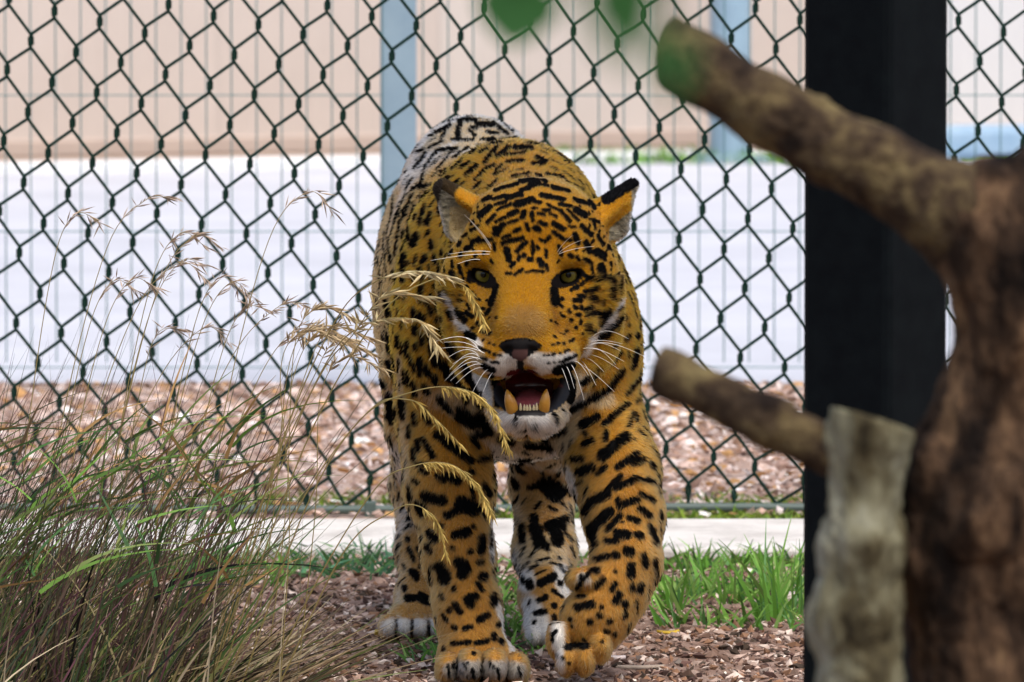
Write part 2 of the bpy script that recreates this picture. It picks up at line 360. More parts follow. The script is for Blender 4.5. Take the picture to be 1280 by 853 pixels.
HE(6, -62, -138, 37, 66, 19, .007, sub=True); HE(0, -80, -120, 20, 50, 12, .008, sub=True); HE(6, 10, -136, 44, 40, 22, .008, sub=True)     # open mouth
HE(-2, -88, -80, 26, 17, 11, .006) ; HE(-2, -92, -90, 15, 12, 11, .006)               # nose leather
HC((-2, -92, -92), (-2, -88, -104), 7, 6, .006)
for s in (-1, 1):
    HE(-2 + s * 18, -104, -86, 10, 10, 5.0, .003, (0, s * 25, 0), True)          # nostril
HE(-2, -98, -112, 2.2, 8, 14, .003, sub=True)                                  # lip cleft
EYES = [(-53, 12, 1), (53, 12, 1)]
for s, (ex, ey, ez) in zip((-1, 1), EYES):
    HE(ex, ey - 12, ez - 1, 15.5, 20, 6.8, .004, (0, -s * 18, 0), True)
# ears
HC((-80, 98, 70), (-108, 96, 106), 32, 11, .012); HC((-60, 95, 68), (-109, 96, 106), 20, 10, .008); HC((-86, 68, 64), (-112, 76, 103), 26, 8, .004, True)
HC((99, 98, 68), (129, 98, 112), 28, 6, .012); HC((84, 92, 74), (130, 98, 113), 16, 5.5, .008); HC((121, 70, 58), (137, 80, 103), 25, 5, .004, True)
V, Q = J.nets(); del J.F
V = smooth_mesh(V, Q, 2, .5)
body_me = mesh_np('body', V, Q)
N = np.zeros(len(V) * 3, np.float32); body_me.vertex_normals.foreach_get('vector', N); N = N.reshape(-1, 3)
BVH = BVHTree.FromPolygons([tuple(v) for v in V], [tuple(q) for q in Q.tolist()])
CAM = Vector((0, 0, HCAM))
def cast(x, y):
    d = Vector(W(x, y, 9) - np.array(CAM)).normalized(); h = BVH.ray_cast(CAM, d)
    return None if h[0] is None else (np.array(h[0]), h[3])
# ---- markings: strokes read off the animal, plus painted toe-gap shade (crop origin, crop scale, [x1, y1, x2, y2, radius]) and laid on its hide in 3-D
MARKS = [
 (540, 220, 6.093, [(395,185,440,165,22),(470,175,550,155,20),(575,170,680,140,25),(480,220,560,200,15),(500,260,600,215,14),(370,300,440,240,28),(420,360,480,300,16),(490,350,555,315,16),(585,300,650,270,20),(580,355,650,335,15),(480,110,650,60,20),(420,110,500,30,12),(690,40,760,20,30),(680,110,740,90,20),(640,220,760,180,28),(700,280,690,310,25),(760,280,770,340,18),(660,400,640,420,22),(715,370,735,410,16),(780,400,820,410,20),(480,440,545,375,25),(480,400,500,450,20),(545,470,595,455,18),(540,515,690,475,20),(570,560,590,640,25),(600,690,625,660,18),(650,580,710,510,22),(660,640,665,620,20),(760,500,765,600,15),(740,640,760,640,22),(800,540,810,560,15),(820,640,825,680,20),(700,620,705,600,15),(630,755,640,745,12),(660,730,690,715,16),(720,735,735,735,10),(760,730,840,730,12),(565,740,600,745,12),(470,520,480,560,15),(310,510,350,480,24),(360,500,450,485,18),(260,555,300,545,22),(215,610,220,600,22),(390,595,400,585,16),(325,615,330,605,14),(300,640,370,640,8),(300,420,350,385,18),(240,465,270,440,14),(205,530,215,510,20),(300,370,320,345,14),(120,610,150,575,22),(75,590,85,570,12),(155,650,160,690,16),(25,610,30,650,14),(60,660,60,740,12),(150,740,180,780,28),(210,690,220,740,18),(260,680,275,650,14),(235,750,235,800,10),(30,835,35,840,14),(95,690,95,740,10),(270,790,290,800,20)]),
 (660, 220, 6.093, [(190,85,310,115,20),(100,145,270,180,22),(355,180,440,210,20),(240,215,330,230,15),(150,215,240,260,14),(240,260,320,345,18),(300,260,380,340,14),(365,260,430,300,30),(90,70,150,75,15),(20,70,80,60,25),(120,265,160,260,16),(165,290,210,310,15),(80,290,120,300,14),(90,355,140,375,18),(195,360,270,405,22),(55,395,95,415,18),(25,300,35,340,16),(30,245,70,245,12),(50,200,90,205,18),(310,385,360,390,12),(410,385,480,450,22),(200,430,260,475,18),(280,490,330,490,16),(355,450,380,510,24),(500,360,510,400,16),(470,330,540,350,15),(440,510,470,570,28),(320,600,330,610,22),(375,620,390,640,18),(520,580,570,610,36),(530,460,570,520,20),(610,540,650,580,20),(660,590,680,640,22),(630,660,635,690,14),(555,700,570,760,38),(430,630,480,660,16),(480,660,500,780,14),(620,780,640,830,25),(690,740,695,840,14),(230,530,250,600,20),(90,480,105,495,16),(130,500,170,470,18),(30,500,40,570,14),(70,545,75,550,14),(135,560,140,620,14),(85,640,110,680,24),(15,640,20,640,18),(140,680,150,720,14),(10,730,120,725,12),(470,200,500,240,25),(400,740,490,790,16)]),
 (540, 340, 6.093, [(490,110,450,250,20),(440,290,410,320,12),(265,120,270,125,14),(290,160,300,165,12),(320,180,325,180,10),(215,220,220,225,12),(225,180,226,182,8),(270,250,290,290,9),(340,200,370,215,6),(205,300,250,370,18),(260,310,300,340,14),(270,470,320,500,22),(110,130,130,160,10),(380,450,400,460,10),(390,520,392,520,8),(440,540,442,540,8),(475,555,476,555,8),(360,575,440,615,9),(470,630,480,630,8),(510,632,530,632,8),(370,655,420,670,9),(455,685,505,690,7),(400,720,460,750,20),(350,390,360,395,14),(490,350,491,350,8),(35,105,35,125,14),(80,150,80,200,14),(40,235,40,290,14),(35,360,40,380,10),(90,330,95,370,14),(140,300,160,320,16),(70,440,110,480,25),(20,580,30,690,25),(140,560,190,640,28),(60,700,140,790,25),(240,720,290,750,16)]),
 (660, 340, 6.093, [(200,140,210,230,28),(230,240,260,270,8),(330,140,450,60,12),(370,125,375,125,14),(430,145,440,150,14),(480,150,520,115,16),(390,185,430,190,12),(350,215,400,220,14),(470,215,500,200,14),(525,195,515,230,10),(575,210,565,240,8),(405,270,410,270,14),(440,290,470,275,13),(350,265,370,275,10),(310,290,320,310,8),(370,325,395,325,12),(330,365,335,370,10),(250,320,280,340,8),(450,335,510,305,14),(405,370,400,390,10),(540,330,600,300,22),(540,400,600,330,14),(360,420,370,420,10),(450,400,460,440,14),(475,460,490,450,14),(630,190,640,170,16),(635,60,640,140,20),(690,80,690,110,14),(670,290,700,260,10),(510,515,600,460,22),(600,450,690,350,24),(190,555,191,555,8),(230,550,231,550,8),(275,545,276,545,9),(320,530,345,515,10),(120,635,121,635,7),(155,635,156,635,8),(195,630,196,630,9),(240,622,241,622,9),(285,608,305,600,10),(155,695,156,695,6),(200,690,201,690,8),(240,685,241,685,8),(270,680,360,640,12),(220,750,330,720,30),(295,455,296,455,10),(175,370,176,370,8),(740,330,745,350,10),(760,400,762,410,10),(745,510,765,490,16),(640,560,655,555,12),(820,480,830,500,18),(640,680,690,620,20),(800,700,820,600,22),(590,710,620,700,14),(520,745,540,740,12)]),
 (590, 420, 6.093, [(620,740,690,720,30),(290,730,330,740,20),(500,770,520,775,12),(410,820,430,810,14),(550,800,590,820,10),(20,640,40,680,25),(40,750,80,760,20),(740,570,850,520,22)]),
 (560, 130, 5.33, [(270,255,305,240,20),(350,240,450,230,14),(150,335,185,315,14),(215,325,265,305,14),(250,390,320,300,18),(330,350,405,295,18),(30,440,95,380,16),(95,425,145,395,15),(130,470,190,415,20),(380,345,510,330,12),(450,295,550,300,24),(390,390,500,380,14),(180,510,240,450,12),(240,440,310,410,12),(180,565,215,530,16),(310,470,360,410,12),(320,480,400,430,8),(560,400,630,405,16),(590,360,650,390,18),(410,460,510,435,6),(430,490,550,465,12),(490,510,590,510,26),(600,480,650,520,20),(660,475,760,495,18),(690,430,715,445,12),(780,520,900,580,10),(50,80,220,50,10),(220,85,300,100,10),(80,110,180,110,22),(80,130,60,230,20),(30,240,170,240,14),(180,215,140,180,14),(200,140,300,140,26),(300,130,390,200,20),(260,190,330,200,14),(370,140,430,190,14),(430,180,560,230,10),(220,240,280,230,10)]),
 (455, 130, 6.093, [(690,100,840,60,16),(450,250,480,220,14),(500,160,620,130,12),(500,250,650,165,14),(650,165,590,260,12),(500,340,600,290,10),(320,460,420,320,12),(390,490,470,390,16),(410,370,460,350,12),(560,360,700,345,16),(560,360,470,480,14),(470,480,430,640,16),(430,640,480,620,12),(520,480,570,440,10),(560,500,650,400,10),(690,410,790,340,14),(440,730,490,670,14),(250,600,330,520,14),(240,640,220,800,10),(330,650,370,580,16),(270,820,330,680,12),(320,850,360,720,14),(380,820,390,780,12),(450,820,470,770,10),(180,750,170,820,10),(270,480,210,600,6)]),
 (455, 260, 6.093, [(225,10,215,60,14),(270,20,240,120,14),(240,120,195,260,10),(195,260,205,400,10),(330,10,280,110,9),(280,110,240,360,10),(210,380,210,410,15),(380,10,350,100,12),(350,100,345,240,14),(375,280,410,210,18),(400,60,390,90,12),(455,20,430,120,12),(510,50,480,120,14),(305,180,300,230,12),(275,110,270,125,10),(315,360,300,430,18),(345,410,340,425,8),(300,480,300,560,14),(240,500,245,570,18),(170,430,180,480,9),(165,180,155,310,8),(120,380,115,430,10),(130,480,130,530,12),(75,520,80,580,18),(65,660,60,740,20),(105,720,105,770,12),(270,640,275,670,12),(160,680,190,790,25),(400,370,390,420,10),(470,370,450,410,14),(430,470,445,530,14),(380,520,380,545,12),(510,520,508,540,10),(520,260,520,300,14),(545,370,545,410,13),(600,330,600,350,12),(580,430,578,490,11),(550,595,550,605,13),(440,600,430,640,14),(510,665,515,675,10),(600,640,600,680,12),(560,730,560,770,14),(470,720,475,730,12),(505,760,510,800,12),(380,780,380,840,14),(425,800,425,850,10),(455,830,455,850,10),(310,680,310,700,8),(665,800,680,830,16),(605,830,610,850,14),(430,680,432,720,8),(500,440,498,480,6)]),
 (455, 390, 6.093, [(190,180,200,290,24),(265,190,260,260,14),(110,290,130,380,14),(190,390,250,540,18),(100,440,150,560,22),(300,240,290,320,8),(330,230,330,340,9),(395,110,390,160,14),(440,170,445,240,13),(505,140,505,200,18),(395,240,395,290,8),(525,270,550,390,24),(590,130,620,170,18),(670,250,690,320,22),(355,350,360,400,8),(425,360,430,480,14),(475,420,495,480,16),(540,500,545,540,18),(310,450,315,540,10),(340,460,345,560,7),(380,540,395,640,12),(380,400,382,450,6),(460,570,480,610,18),(600,400,640,470,22),(640,490,730,550,24),(270,360,270,460,6),(190,640,210,830,22),(290,680,300,800,20),(570,660,660,760,18),(460,780,500,840,16),(780,430,810,480,14),(380,780,390,850,12),(150,720,170,800,12),(740,810,800,840,30)]),
 (500, 500, 6.093, [(110,110,110,180,14),(70,200,70,290,14),(125,310,140,380,15),(100,380,110,470,14),(170,300,250,430,18),(190,90,230,170,14),(290,270,420,380,28),(420,380,540,470,24),(130,490,190,490,14),(160,540,210,560,12),(280,580,340,620,16),(360,580,440,620,28),(100,610,130,630,14),(190,730,310,770,32),(130,780,200,840,12),(460,130,570,190,30),(600,260,640,265,14),(540,280,590,360,18),(610,460,680,440,20),(540,545,560,550,14),(640,660,680,720,22),(70,660,85,770,14)]),
 (485, 620, 6.093, [(300,20,420,30,30),(450,150,540,110,25),(560,60,650,100,45),(510,300,610,275,26),(650,230,655,240,12),(490,395,495,400,12),(715,320,710,420,24),(625,425,630,425,18),(690,510,715,505,18),(540,510,590,570,35),(570,520,560,600,32),(400,540,430,640,35),(440,590,450,640,30),(720,620,725,620,28),(820,640,825,680,14),(320,290,360,330,26),(305,380,315,420,20),(235,90,270,150,18),(240,240,245,250,12),(150,320,150,340,12),(155,400,200,490,13),(230,400,270,490,15),(205,590,220,620,22),(320,560,340,680,10),(120,530,121,535,8),(125,700,130,710,16),(145,780,200,775,20),(255,770,300,800,28),(400,230,415,240,14),(770,260,780,400,8)]),
 (530, 730, 6.936, [(150,110,170,125,18),(380,130,440,110,30),(390,160,400,180,30),(270,180,310,240,25),(220,225,225,235,16),(600,110,605,170,26),(480,310,550,270,22),(640,350,645,360,18),(170,280,200,320,16),(260,380,270,380,18),(350,390,410,370,17),(240,520,400,505,14),(450,515,550,495,18),(600,440,610,480,18),(665,490,675,510,18),(680,190,682,200,10),(795,490,796,500,10),(170,550,175,590,10),(255,700,255,720,15),(510,755,512,757,12),(330,770,331,771,10),(375,690,376,692,8),(605,720,607,724,10),(430,600,432,610,12),(520,650,521,652,10),(640,740,642,744,10)]),
 (700, 420, 6.093, [(545,240,575,110,18),(580,10,580,14,14),(500,25,510,15,16),(440,120,390,190,20),(350,230,400,190,14),(170,360,250,300,20),(70,580,240,490,14),(240,480,370,410,22),(370,410,470,270,20),(515,440,590,330,16),(580,510,620,440,10),(340,670,510,520,18),(170,680,280,620,25),(190,740,200,760,14),(185,830,245,800,18),(520,690,560,590,14),(590,610,590,650,10),(565,795,566,797,9)]),
 (690, 540, 6.093, [(380,190,560,40,32),(210,310,300,270,28),(160,210,230,210,18),(350,320,410,270,15),(500,270,640,170,20),(610,235,690,215,20),(190,400,230,385,12),(120,330,140,480,14),(250,620,300,530,24),(300,540,420,480,28),(420,460,520,340,18),(490,430,640,355,20),(640,350,770,390,14),(720,370,770,390,16),(670,470,770,530,14),(510,560,640,520,22),(490,530,505,510,10),(670,590,740,640,18),(590,660,650,680,18),(540,685,542,687,10),(740,720,790,840,18),(420,750,520,640,16),(300,740,440,610,30),(300,740,330,840,30),(640,785,680,800,18),(820,600,830,680,8),(800,430,815,500,8),(740,230,780,280,10),(210,640,250,700,16)]),
 (670, 660, 4.42, [(450,35,500,40,20),(560,40,575,45,14),(640,10,660,90,12),(390,75,440,75,14),(505,130,520,135,20),(330,175,400,155,12),(435,150,445,155,16),(590,150,605,210,14),(525,210,525,260,18),(655,180,655,220,10),(440,240,441,241,8),(330,240,340,235,14),(330,325,370,285,13),(420,340,440,310,12),(530,320,530,340,12),(575,320,570,350,16),(440,410,460,370,16),(490,420,495,430,16),(490,475,490,490,12),(230,440,310,425,16),(360,440,361,441,10),(345,490,355,488,13),(300,520,301,521,14),(190,505,191,506,10),(200,545,201,546,8),(405,515,406,516,14),(390,575,391,576,12),(435,590,436,592,12),(240,380,270,380,10),(230,330,300,240,10),(250,270,255,280,12),(100,490,110,540,10),(170,660,280,650,14),(120,705,121,706,8),(150,720,151,721,8),(180,750,181,751,8),(265,620,266,621,8),(365,630,366,631,8)]),
 (0, 0, 1.0, [(707,462,714,482,5),(714,482,714,506,4.5),(614,470,621,484,3),(620,484,622,506,3),(585,470,596,490,4),(600,520,612,540,5),(626,548,640,552,4),(660,556,690,560,4),(676,548,684,550,3),(575,512,585,520,4),(574,824,573,850,1.6),(603,822,603,850,1.8),(633,824,634,850,1.6),(496,776,494,800,1.4),(515,776,515,800,1.4),(536,778,537,800,1.4),(600,836,601,842,1),(560,832,561,846,1.2),(590,836,592,848,1.4),(622,838,624,848,1.4),(648,834,650,846,1.2),(580,830,582,836,1),(612,828,613,834,1),(585,846,586,848,1.5)]),  # thin strokes between the toes paint the shade in the gaps
 (620, 540, 6.093, [(160,230,240,200,32),(180,280,210,300,25),(140,360,160,420,24),(380,390,450,470,55),(260,420,340,410,20),(450,410,500,450,40),(200,720,200,830,22),(290,660,300,740,30),(300,740,330,840,40),(400,720,520,680,30),(440,720,470,830,40),(520,660,520,740,18)]),
 (620, 680, 6.093, [(150,200,180,230,25),(205,270,210,290,18),(255,300,260,320,25),(340,300,440,250,25),(490,300,492,302,18),(320,430,385,405,14),(260,440,245,470,8),(300,530,375,515,16),(440,470,442,472,18),(290,600,295,595,12),(480,110,481,112,10)]),
 (460, 700, 6.56, [(290,40,300,80,10),(360,100,400,150,24),(300,225,300,240,18),(320,310,370,310,22),(430,310,480,340,28),(500,160,520,220,12),(530,60,532,62,14)]),
]
CAPS = []                                        # (p, q, radius) in metres on the hide
for ox, oy, sc, L in MARKS:
    for x1, y1, x2, y2, r in L:
        a = np.array([ox + x1 / sc, oy + y1 / sc]); b = np.array([ox + x2 / sc, oy + y2 / sc]); rp = r / sc
        n = max(1, int(np.ceil(np.linalg.norm(b - a) / 5))); hits = []; rp = rp * 1.45 + .7 if (ox, oy) in ((455, 260), (455, 390)) else rp * .98 + .1 if oy < 225 and ox > 500 else rp * 1.25 + .5
        for t in np.linspace(0, 1, n + 1):
            h = cast(*(a + (b - a) * t)); hits.append(h)
        for h0, h1 in zip(hits[:-1], hits[1:]):
            if h0 is None and h1 is None: continue
            if h0 is None: h0 = h1
            if h1 is None: h1 = h0
            if np.linalg.norm(h0[0] - h1[0]) > .05: h1 = h0
            CAPS.append((h0[0], h1[0], rp * h0[0][1] / F_PX, .22))
def seg_d(P, a, b, ys=1.0):
    if ys != 1.0: sc_ = np.array([1, ys, 1]); P = P * sc_; a = a * sc_; b = b * sc_
    ab = b - a; L = ab @ ab
    if L < 1e-12: return np.linalg.norm(P - a, axis=1)
    t = np.clip((P - a) @ ab / L, 0, 1); return np.linalg.norm(P - a - t[:, None] * ab, axis=1)
def to_head(P): return (P - HO) @ HR * 1000       # world -> head frame in mm
# the sides the photograph does not show: scattered rosettes
seen_pts = np.array([c[0] for c in CAPS])
cand = rng.permutation(len(V))[:36000]; taken = []; fill = []
for i in cand:
    p, n = V[i], N[i]
    if p[2] < .06: continue
    tc = Vector(np.array(CAM) - p)
    if n @ np.array(tc.normalized()) > .12 and BVH.ray_cast(Vector(p + n * .004), tc.normalized())[0] is None:      # seen side: only fill what the strokes left bare
        if p[1] < 9.02 and p[2] > .36:
            h_ = to_head(p[None])[0]
            if abs(h_[0]) < 40 or h_[2] < -70 or h_[2] > 90 or abs(h_[0]) > 118 or min(np.hypot(abs(h_[0]) - 53, h_[2]), 99) < 21: continue
            if np.min(np.linalg.norm(seen_pts - p, axis=1)) < .0095: continue
            seen_pts = np.vstack([seen_pts, p]); w_ = p - hp(0, -105, -42); w_ -= n * (w_ @ n); w_ /= np.linalg.norm(w_); L_ = .001 + .003 * rng.random()
            CAPS.append((p - w_ * L_, p + w_ * L_, .0015 + .0011 * rng.random(), 1.0)); continue
        if np.min(np.linalg.norm(seen_pts - p, axis=1)) < .019 or (fill and np.min(np.linalg.norm(np.array(fill) - p, axis=1)) < .019): continue
        fill.append(p); L_ = .003 + .005 * rng.random(); w_ = np.array([.25 * rng.normal(), .3, -1.]); w_ -= n * (w_ @ n); w_ /= np.linalg.norm(w_)
        CAPS.append((p - w_ * L_, p + w_ * L_, .0028 + .0018 * rng.random(), 1.0)); continue
    if abs(p[0] - HO[0]) < .16 and p[1] < 9.06: continue
    trunk = p[2] > .32 and p[1] > 9.3
    sp = .062 if trunk else .034
    if taken and np.min(np.linalg.norm(np.array([t[0] for t in taken]) - p, axis=1) - (sp + np.array([t[1] for t in taken])) * .5) < 0: continue
    if np.min(np.linalg.norm(seen_pts - p, axis=1)) < sp * .45: continue
    taken.append((p, sp))
    u = np.cross(n, [0, 0, 1.]); u /= np.linalg.norm(u) + 1e-9; w = np.cross(n, u)
    if trunk:
        a0 = rng.random() * 6.28; R0 = .017 + .009 * rng.random(); m = int(rng.integers(3, 6)); el_ = .75 + .4 * rng.random()
        for j in range(m):
            t0, t1 = a0 + (j + .15 * rng.normal()) * 6.283 / m, a0 + (j + .3 + .4 * rng.random()) * 6.283 / m; Ra, Rb = R0 * (1 + .15 * rng.normal()), R0 * (1 + .15 * rng.normal())
            A = p + Ra * (1.15 * u * math.cos(t0) + el_ * w * math.sin(t0)); B = p + Rb * (1.15 * u * math.cos(t1) + el_ * w * math.sin(t1))
            CAPS.append((A, B, .0055 + .002 * rng.random(), 1.0))
        if rng.random() < .6: CAPS.append((p, p + u * .004, .003, 1.0))
    else:
        d = u * rng.normal() + w * rng.normal(); d *= .006 / (np.linalg.norm(d) + 1e-9)
        CAPS.append((p - d, p + d, .006 + .003 * rng.random(), 1.0))
# ---- coat patches: (x, y, x2, y2, radius) in photo pixels -> colour
ORANGE, GOLD, TAN, CREAM, WHITE, BLACK = [np.array(c) for c in ((.25, .112, .003), (.285, .142, .03), (.28, .155, .05), (.34, .245, .13), (.48, .45, .40), (.003, .0025, .003))]
COAT_TONES = [
 (WHITE, [(558,366,578,408,3.6),(578,408,600,432,4.5),(780,366,762,398,3.6),(762,398,737,424,4.5),(622,522,640,530,9),(690,525,702,517,7),(602,455,640,459,7),(610,464,640,468,6),(676,455,716,449,7.5),(672,465,708,460,6),(630,450,646,454,9),(666,450,690,452,9),(640,522,694,522,12),(632,532,700,530,10),(642,540,692,539,9),(640,528,690,530,16),(596,475,606,500,10),(712,596,722,625,12),(724,640,735,668,8),(612,650,614,700,5),(622,760,640,815,6),(646,700,660,730,12),(700,705,706,740,10),(660,760,680,800,16),(486,784,545,786,12),(696,770,700,835,8),(727,722,733,726,6),(735,432,728,445,5)]),
 (np.array((.36, .33, .28)), [(602,472,610,505,10),(708,540,700,560,14),(725,495,706,520,12)]),  # whitish fur; beside the mouth greyed to paint in the shade
 (np.array((.23, .21, .18)), [(564,838,650,838,11)]),
 (np.array((.15, .062, .003)), [(621,372,614,416,6),(691,372,699,416,6),(602,398,610,430,7),(712,398,706,430,7)]),  # painted shading down the sides of nose bridge and muzzle
 (CREAM, [(560,500,610,530,16),(590,530,640,552,14),(725,480,700,520,16),(715,530,700,555,18),(650,545,690,552,10),(740,500,760,500,10),(596,440,600,470,9),(660,690,690,690,24),(505,740,530,750,16),(520,700,522,740,10),(577,300,585,280,6),(775,300,770,290,5),(608,300,609,300,.5),(655,560,690,580,16),(570,190,660,160,22),(540,180,600,150,22)]),  # last two, on the rump top, paint the light sheen there
 (TAN, [(480,300,500,200,26),(530,190,560,215,20),(500,450,510,600,8),(470,340,480,420,12),(655,590,700,640,30),(510,680,530,760,20),]),
 (np.array((.17, .09, .022)), [(640,406,674,406,13),(644,394,670,394,13)]),
]
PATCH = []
for c, L in COAT_TONES:
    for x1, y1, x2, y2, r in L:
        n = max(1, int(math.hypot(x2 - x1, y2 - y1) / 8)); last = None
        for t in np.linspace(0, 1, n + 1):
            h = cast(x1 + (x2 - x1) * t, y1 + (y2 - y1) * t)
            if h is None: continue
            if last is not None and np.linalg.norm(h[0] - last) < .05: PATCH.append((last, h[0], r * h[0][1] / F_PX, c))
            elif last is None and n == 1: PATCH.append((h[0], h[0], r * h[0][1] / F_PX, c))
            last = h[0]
def coat(P, Nn):
    """hide colour (n,3), bare-skin mask (n,), wetness (n,) at points on the animal"""
    n = len(P); order = np.argsort(P[:, 0]); xs = P[order, 0]
    Pn = P + np.stack([vnoise(P, 160, s) for s in (1, 2, 3)], 1) * .0011 + np.stack([vnoise(P, 420, s) for s in (4, 5, 6)], 1) * .0007
    z = P[:, 2]; low = np.clip((.42 - z) / .25, 0, 1)[:, None]
    c = ORANGE * (1 - low) + GOLD * low
    back = np.clip((P[:, 1] - 9.35) / .35, 0, 1)[:, None]; c = c * (1 - back) + (GOLD * .8 + CREAM * .2) * back; rt = (np.clip((P[:, 1] - 9.6) / .2, 0, 1) * np.clip((Nn[:, 2] - .15) / .5, 0, 1))[:, None]; c = c * (1 - rt) + np.array([.42, .375, .31]) * rt  # upward-facing rump whitened: sky sheen painted into the coat colour
    belly = np.clip((-Nn[:, 2] - .25) / .5, 0, 1) * np.clip((z - .12) / .1, 0, 1) * (P[:, 1] > 9.08); c = c * (1 - belly[:, None]) + WHITE * belly[:, None]
    c = c * (1 + .10 * vnoise(P, 30, 9) + .08 * vnoise(P, 110, 10))[:, None]
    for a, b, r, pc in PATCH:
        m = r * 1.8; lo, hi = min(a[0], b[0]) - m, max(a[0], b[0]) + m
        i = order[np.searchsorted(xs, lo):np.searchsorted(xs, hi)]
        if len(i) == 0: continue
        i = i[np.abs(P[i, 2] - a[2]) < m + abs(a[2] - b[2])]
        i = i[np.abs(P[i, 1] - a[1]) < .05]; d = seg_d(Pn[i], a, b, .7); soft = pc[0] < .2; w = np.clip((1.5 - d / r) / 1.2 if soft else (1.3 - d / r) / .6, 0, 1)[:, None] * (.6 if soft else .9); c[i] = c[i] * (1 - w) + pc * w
    dark = np.zeros(n)
    for a, b, r, ys in CAPS:
        m = r + .004; lo, hi = min(a[0], b[0]) - m, max(a[0], b[0]) + m
        i = order[np.searchsorted(xs, lo):np.searchsorted(xs, hi)]
        if len(i) == 0: continue
        i = i[(np.abs(P[i, 2] - a[2]) < m + abs(a[2] - b[2])) & (np.abs(P[i, 1] - a[1]) < min(m / ys, .035) + .02)]
        d = seg_d(Pn[i], a, b, ys); dark[i] = np.maximum(dark[i], np.clip((r * 1.03 - d) / .0012 + .5, 0, 1))
    c = c * (1 - dark[:, None]) + BLACK * dark[:, None]
    h = to_head(P); x, y, zz = h.T; inh = (y < 60) & (np.abs(x) < 130) & (zz > -215)
    bare = np.zeros(n); wet = np.zeros(n)
    # mouth: lips black, inside dark red
    mo = np.sqrt(((x - 6) / 37) ** 2 + ((y + 62) / 66) ** 2 + ((zz + 138) / 19) ** 2); mo2 = np.sqrt((x / 20) ** 2 + ((y + 80) / 50) ** 2 + ((zz + 120) / 12) ** 2); mm = np.minimum(mo, mo2)
    ang = np.sqrt(((x - 8) / 47) ** 2 + ((zz + 141) / 28) ** 2)
    lip = inh & (zz < -120 - .0 * x) & (zz > -168) & (ang < 1.0) & (y < 15) & ((np.abs(x - 6) > 28) | (zz < -148))
    ins = inh & (mm < 1.08) & (y > -82) & ~lip
    c[lip] = (.006, .005, .006); bare[lip] = 1; wet[lip] = .45
    up = ins & (zz > -134); c[up] = (.13, .012, .012); lo_ = ins & (zz <= -134); c[lo_] = (.10, .025, .025); bare[ins] = 1; wet[ins] = 1
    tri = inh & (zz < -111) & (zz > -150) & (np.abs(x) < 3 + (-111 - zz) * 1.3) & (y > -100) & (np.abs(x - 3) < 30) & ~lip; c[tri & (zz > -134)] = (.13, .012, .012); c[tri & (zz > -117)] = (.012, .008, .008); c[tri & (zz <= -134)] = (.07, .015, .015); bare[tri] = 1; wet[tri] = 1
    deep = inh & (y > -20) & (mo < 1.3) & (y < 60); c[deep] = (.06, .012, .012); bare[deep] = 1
    # nose leather
    no = np.sqrt(((x + 2) / np.where(zz > -80, 28, 28 - (-80 - zz) * 1.15).clip(5)) ** 2 + ((zz + 84) / 15) ** 2)
    nose = inh & (y < -78) & (((no < 1) & (zz > -96)) | ((np.abs(x + 2) < 4.5) & (zz < -92) & (zz > -110)))
    c[nose] = (.005, .004, .004); pk = nose & (np.abs(x + 2) < 9) & (zz > -98) & (zz < -84); c[pk] = (.065, .032, .028); bare[nose] = 1; wet[nose] = .15; ns = nose & (np.abs(np.abs(x + 2) - 19) < 9) & (np.abs(zz + 87) < 5); c[ns] = (.002, .002, .002)
    # eye rims
    for s, (ex, ey, ez) in zip((-1, 1), EYES):
        ca, sa = math.cos(math.radians(18)), math.sin(math.radians(18)) * s
        dx, dz = x - ex, zz - ez; u = ca * dx + sa * dz; w = -sa * dx + ca * dz + 1
        e = np.sqrt((u / 16.5) ** 2 + (w / 8.5) ** 2); rim = (e < 1.27) & (y < 45); c[rim] = (.005, .004, .004); bare[rim] = 1; wet[rim] = 0
    # ears: dark backs, pale hairy inside
    def sd2(a, b):
        a, b = np.array(a, float), np.array(b, float); q = np.stack([x, zz], 1); ab = b - a; t_ = np.clip((q - a) @ ab / (ab @ ab), 0, 1); return np.linalg.norm(q - a - t_[:, None] * ab, axis=1)
    st = (.5 + .7 * vnoise(P * np.array([1, 1, 3.]), 170, 31)).clip(0, 1)[:, None]
    le = (x < -66) & (x > -140) & (zz > 40) & (y > 58) & (y < 125) & (sd2((-110, 108), (-84, 58)) < 37)
    le &= ~((zz < 62) & (x > -82)); hair = np.array([.04, .035, .024]) * (1 - st) + np.array([.26, .23, .16]) * st
    c[le] = hair[le]; q_ = le & (zz < 84) & (x > -100); c[q_] = (hair * .4 + np.array([.30, .22, .10]) * .6)[q_]
    q_ = le & (sd2((-112, 116), (-60, 84)) < 7); c[q_] = (.035, .022, .010); q_ = le & (sd2((-80, 98), (-58, 82)) < 13); c[q_] = (.30, .13, .006)
    q_ = le & (sd2((-114, 113), (-122, 78)) < 6); c[q_] = (.022, .017, .013); q_ = le & (y > 104); c[q_] = (.02, .016, .013)
    ri = (x > 90) & (x < 160) & (zz > 42) & (y > 58) & (y < 130) & (sd2((130, 113), (102, 62)) < 34) & ~((zz < 62) & (x < 100))
    c[ri] = (hair * 1.1)[ri]; q_ = ri & (sd2((131, 112), (86, 74)) < 22) & (x < 128); c[q_] = (.33, .15, .008)
    q_ = ri & (sd2((134, 119), (98, 95)) < 8); c[q_] = (.006, .006, .007); q_ = ri & (y > 108); c[q_] = (.01, .009, .009)
    return np.clip(c, .004, .9), bare, wet
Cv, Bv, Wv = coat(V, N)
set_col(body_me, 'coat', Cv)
a = body_me.attributes.new('wet', 'FLOAT', 'POINT'); a.data.foreach_set('value', Wv.astype(np.float32))
m_skin = attr_mat('jaguar_hide', 'coat', .8, .15); nt = m_skin.node_tree
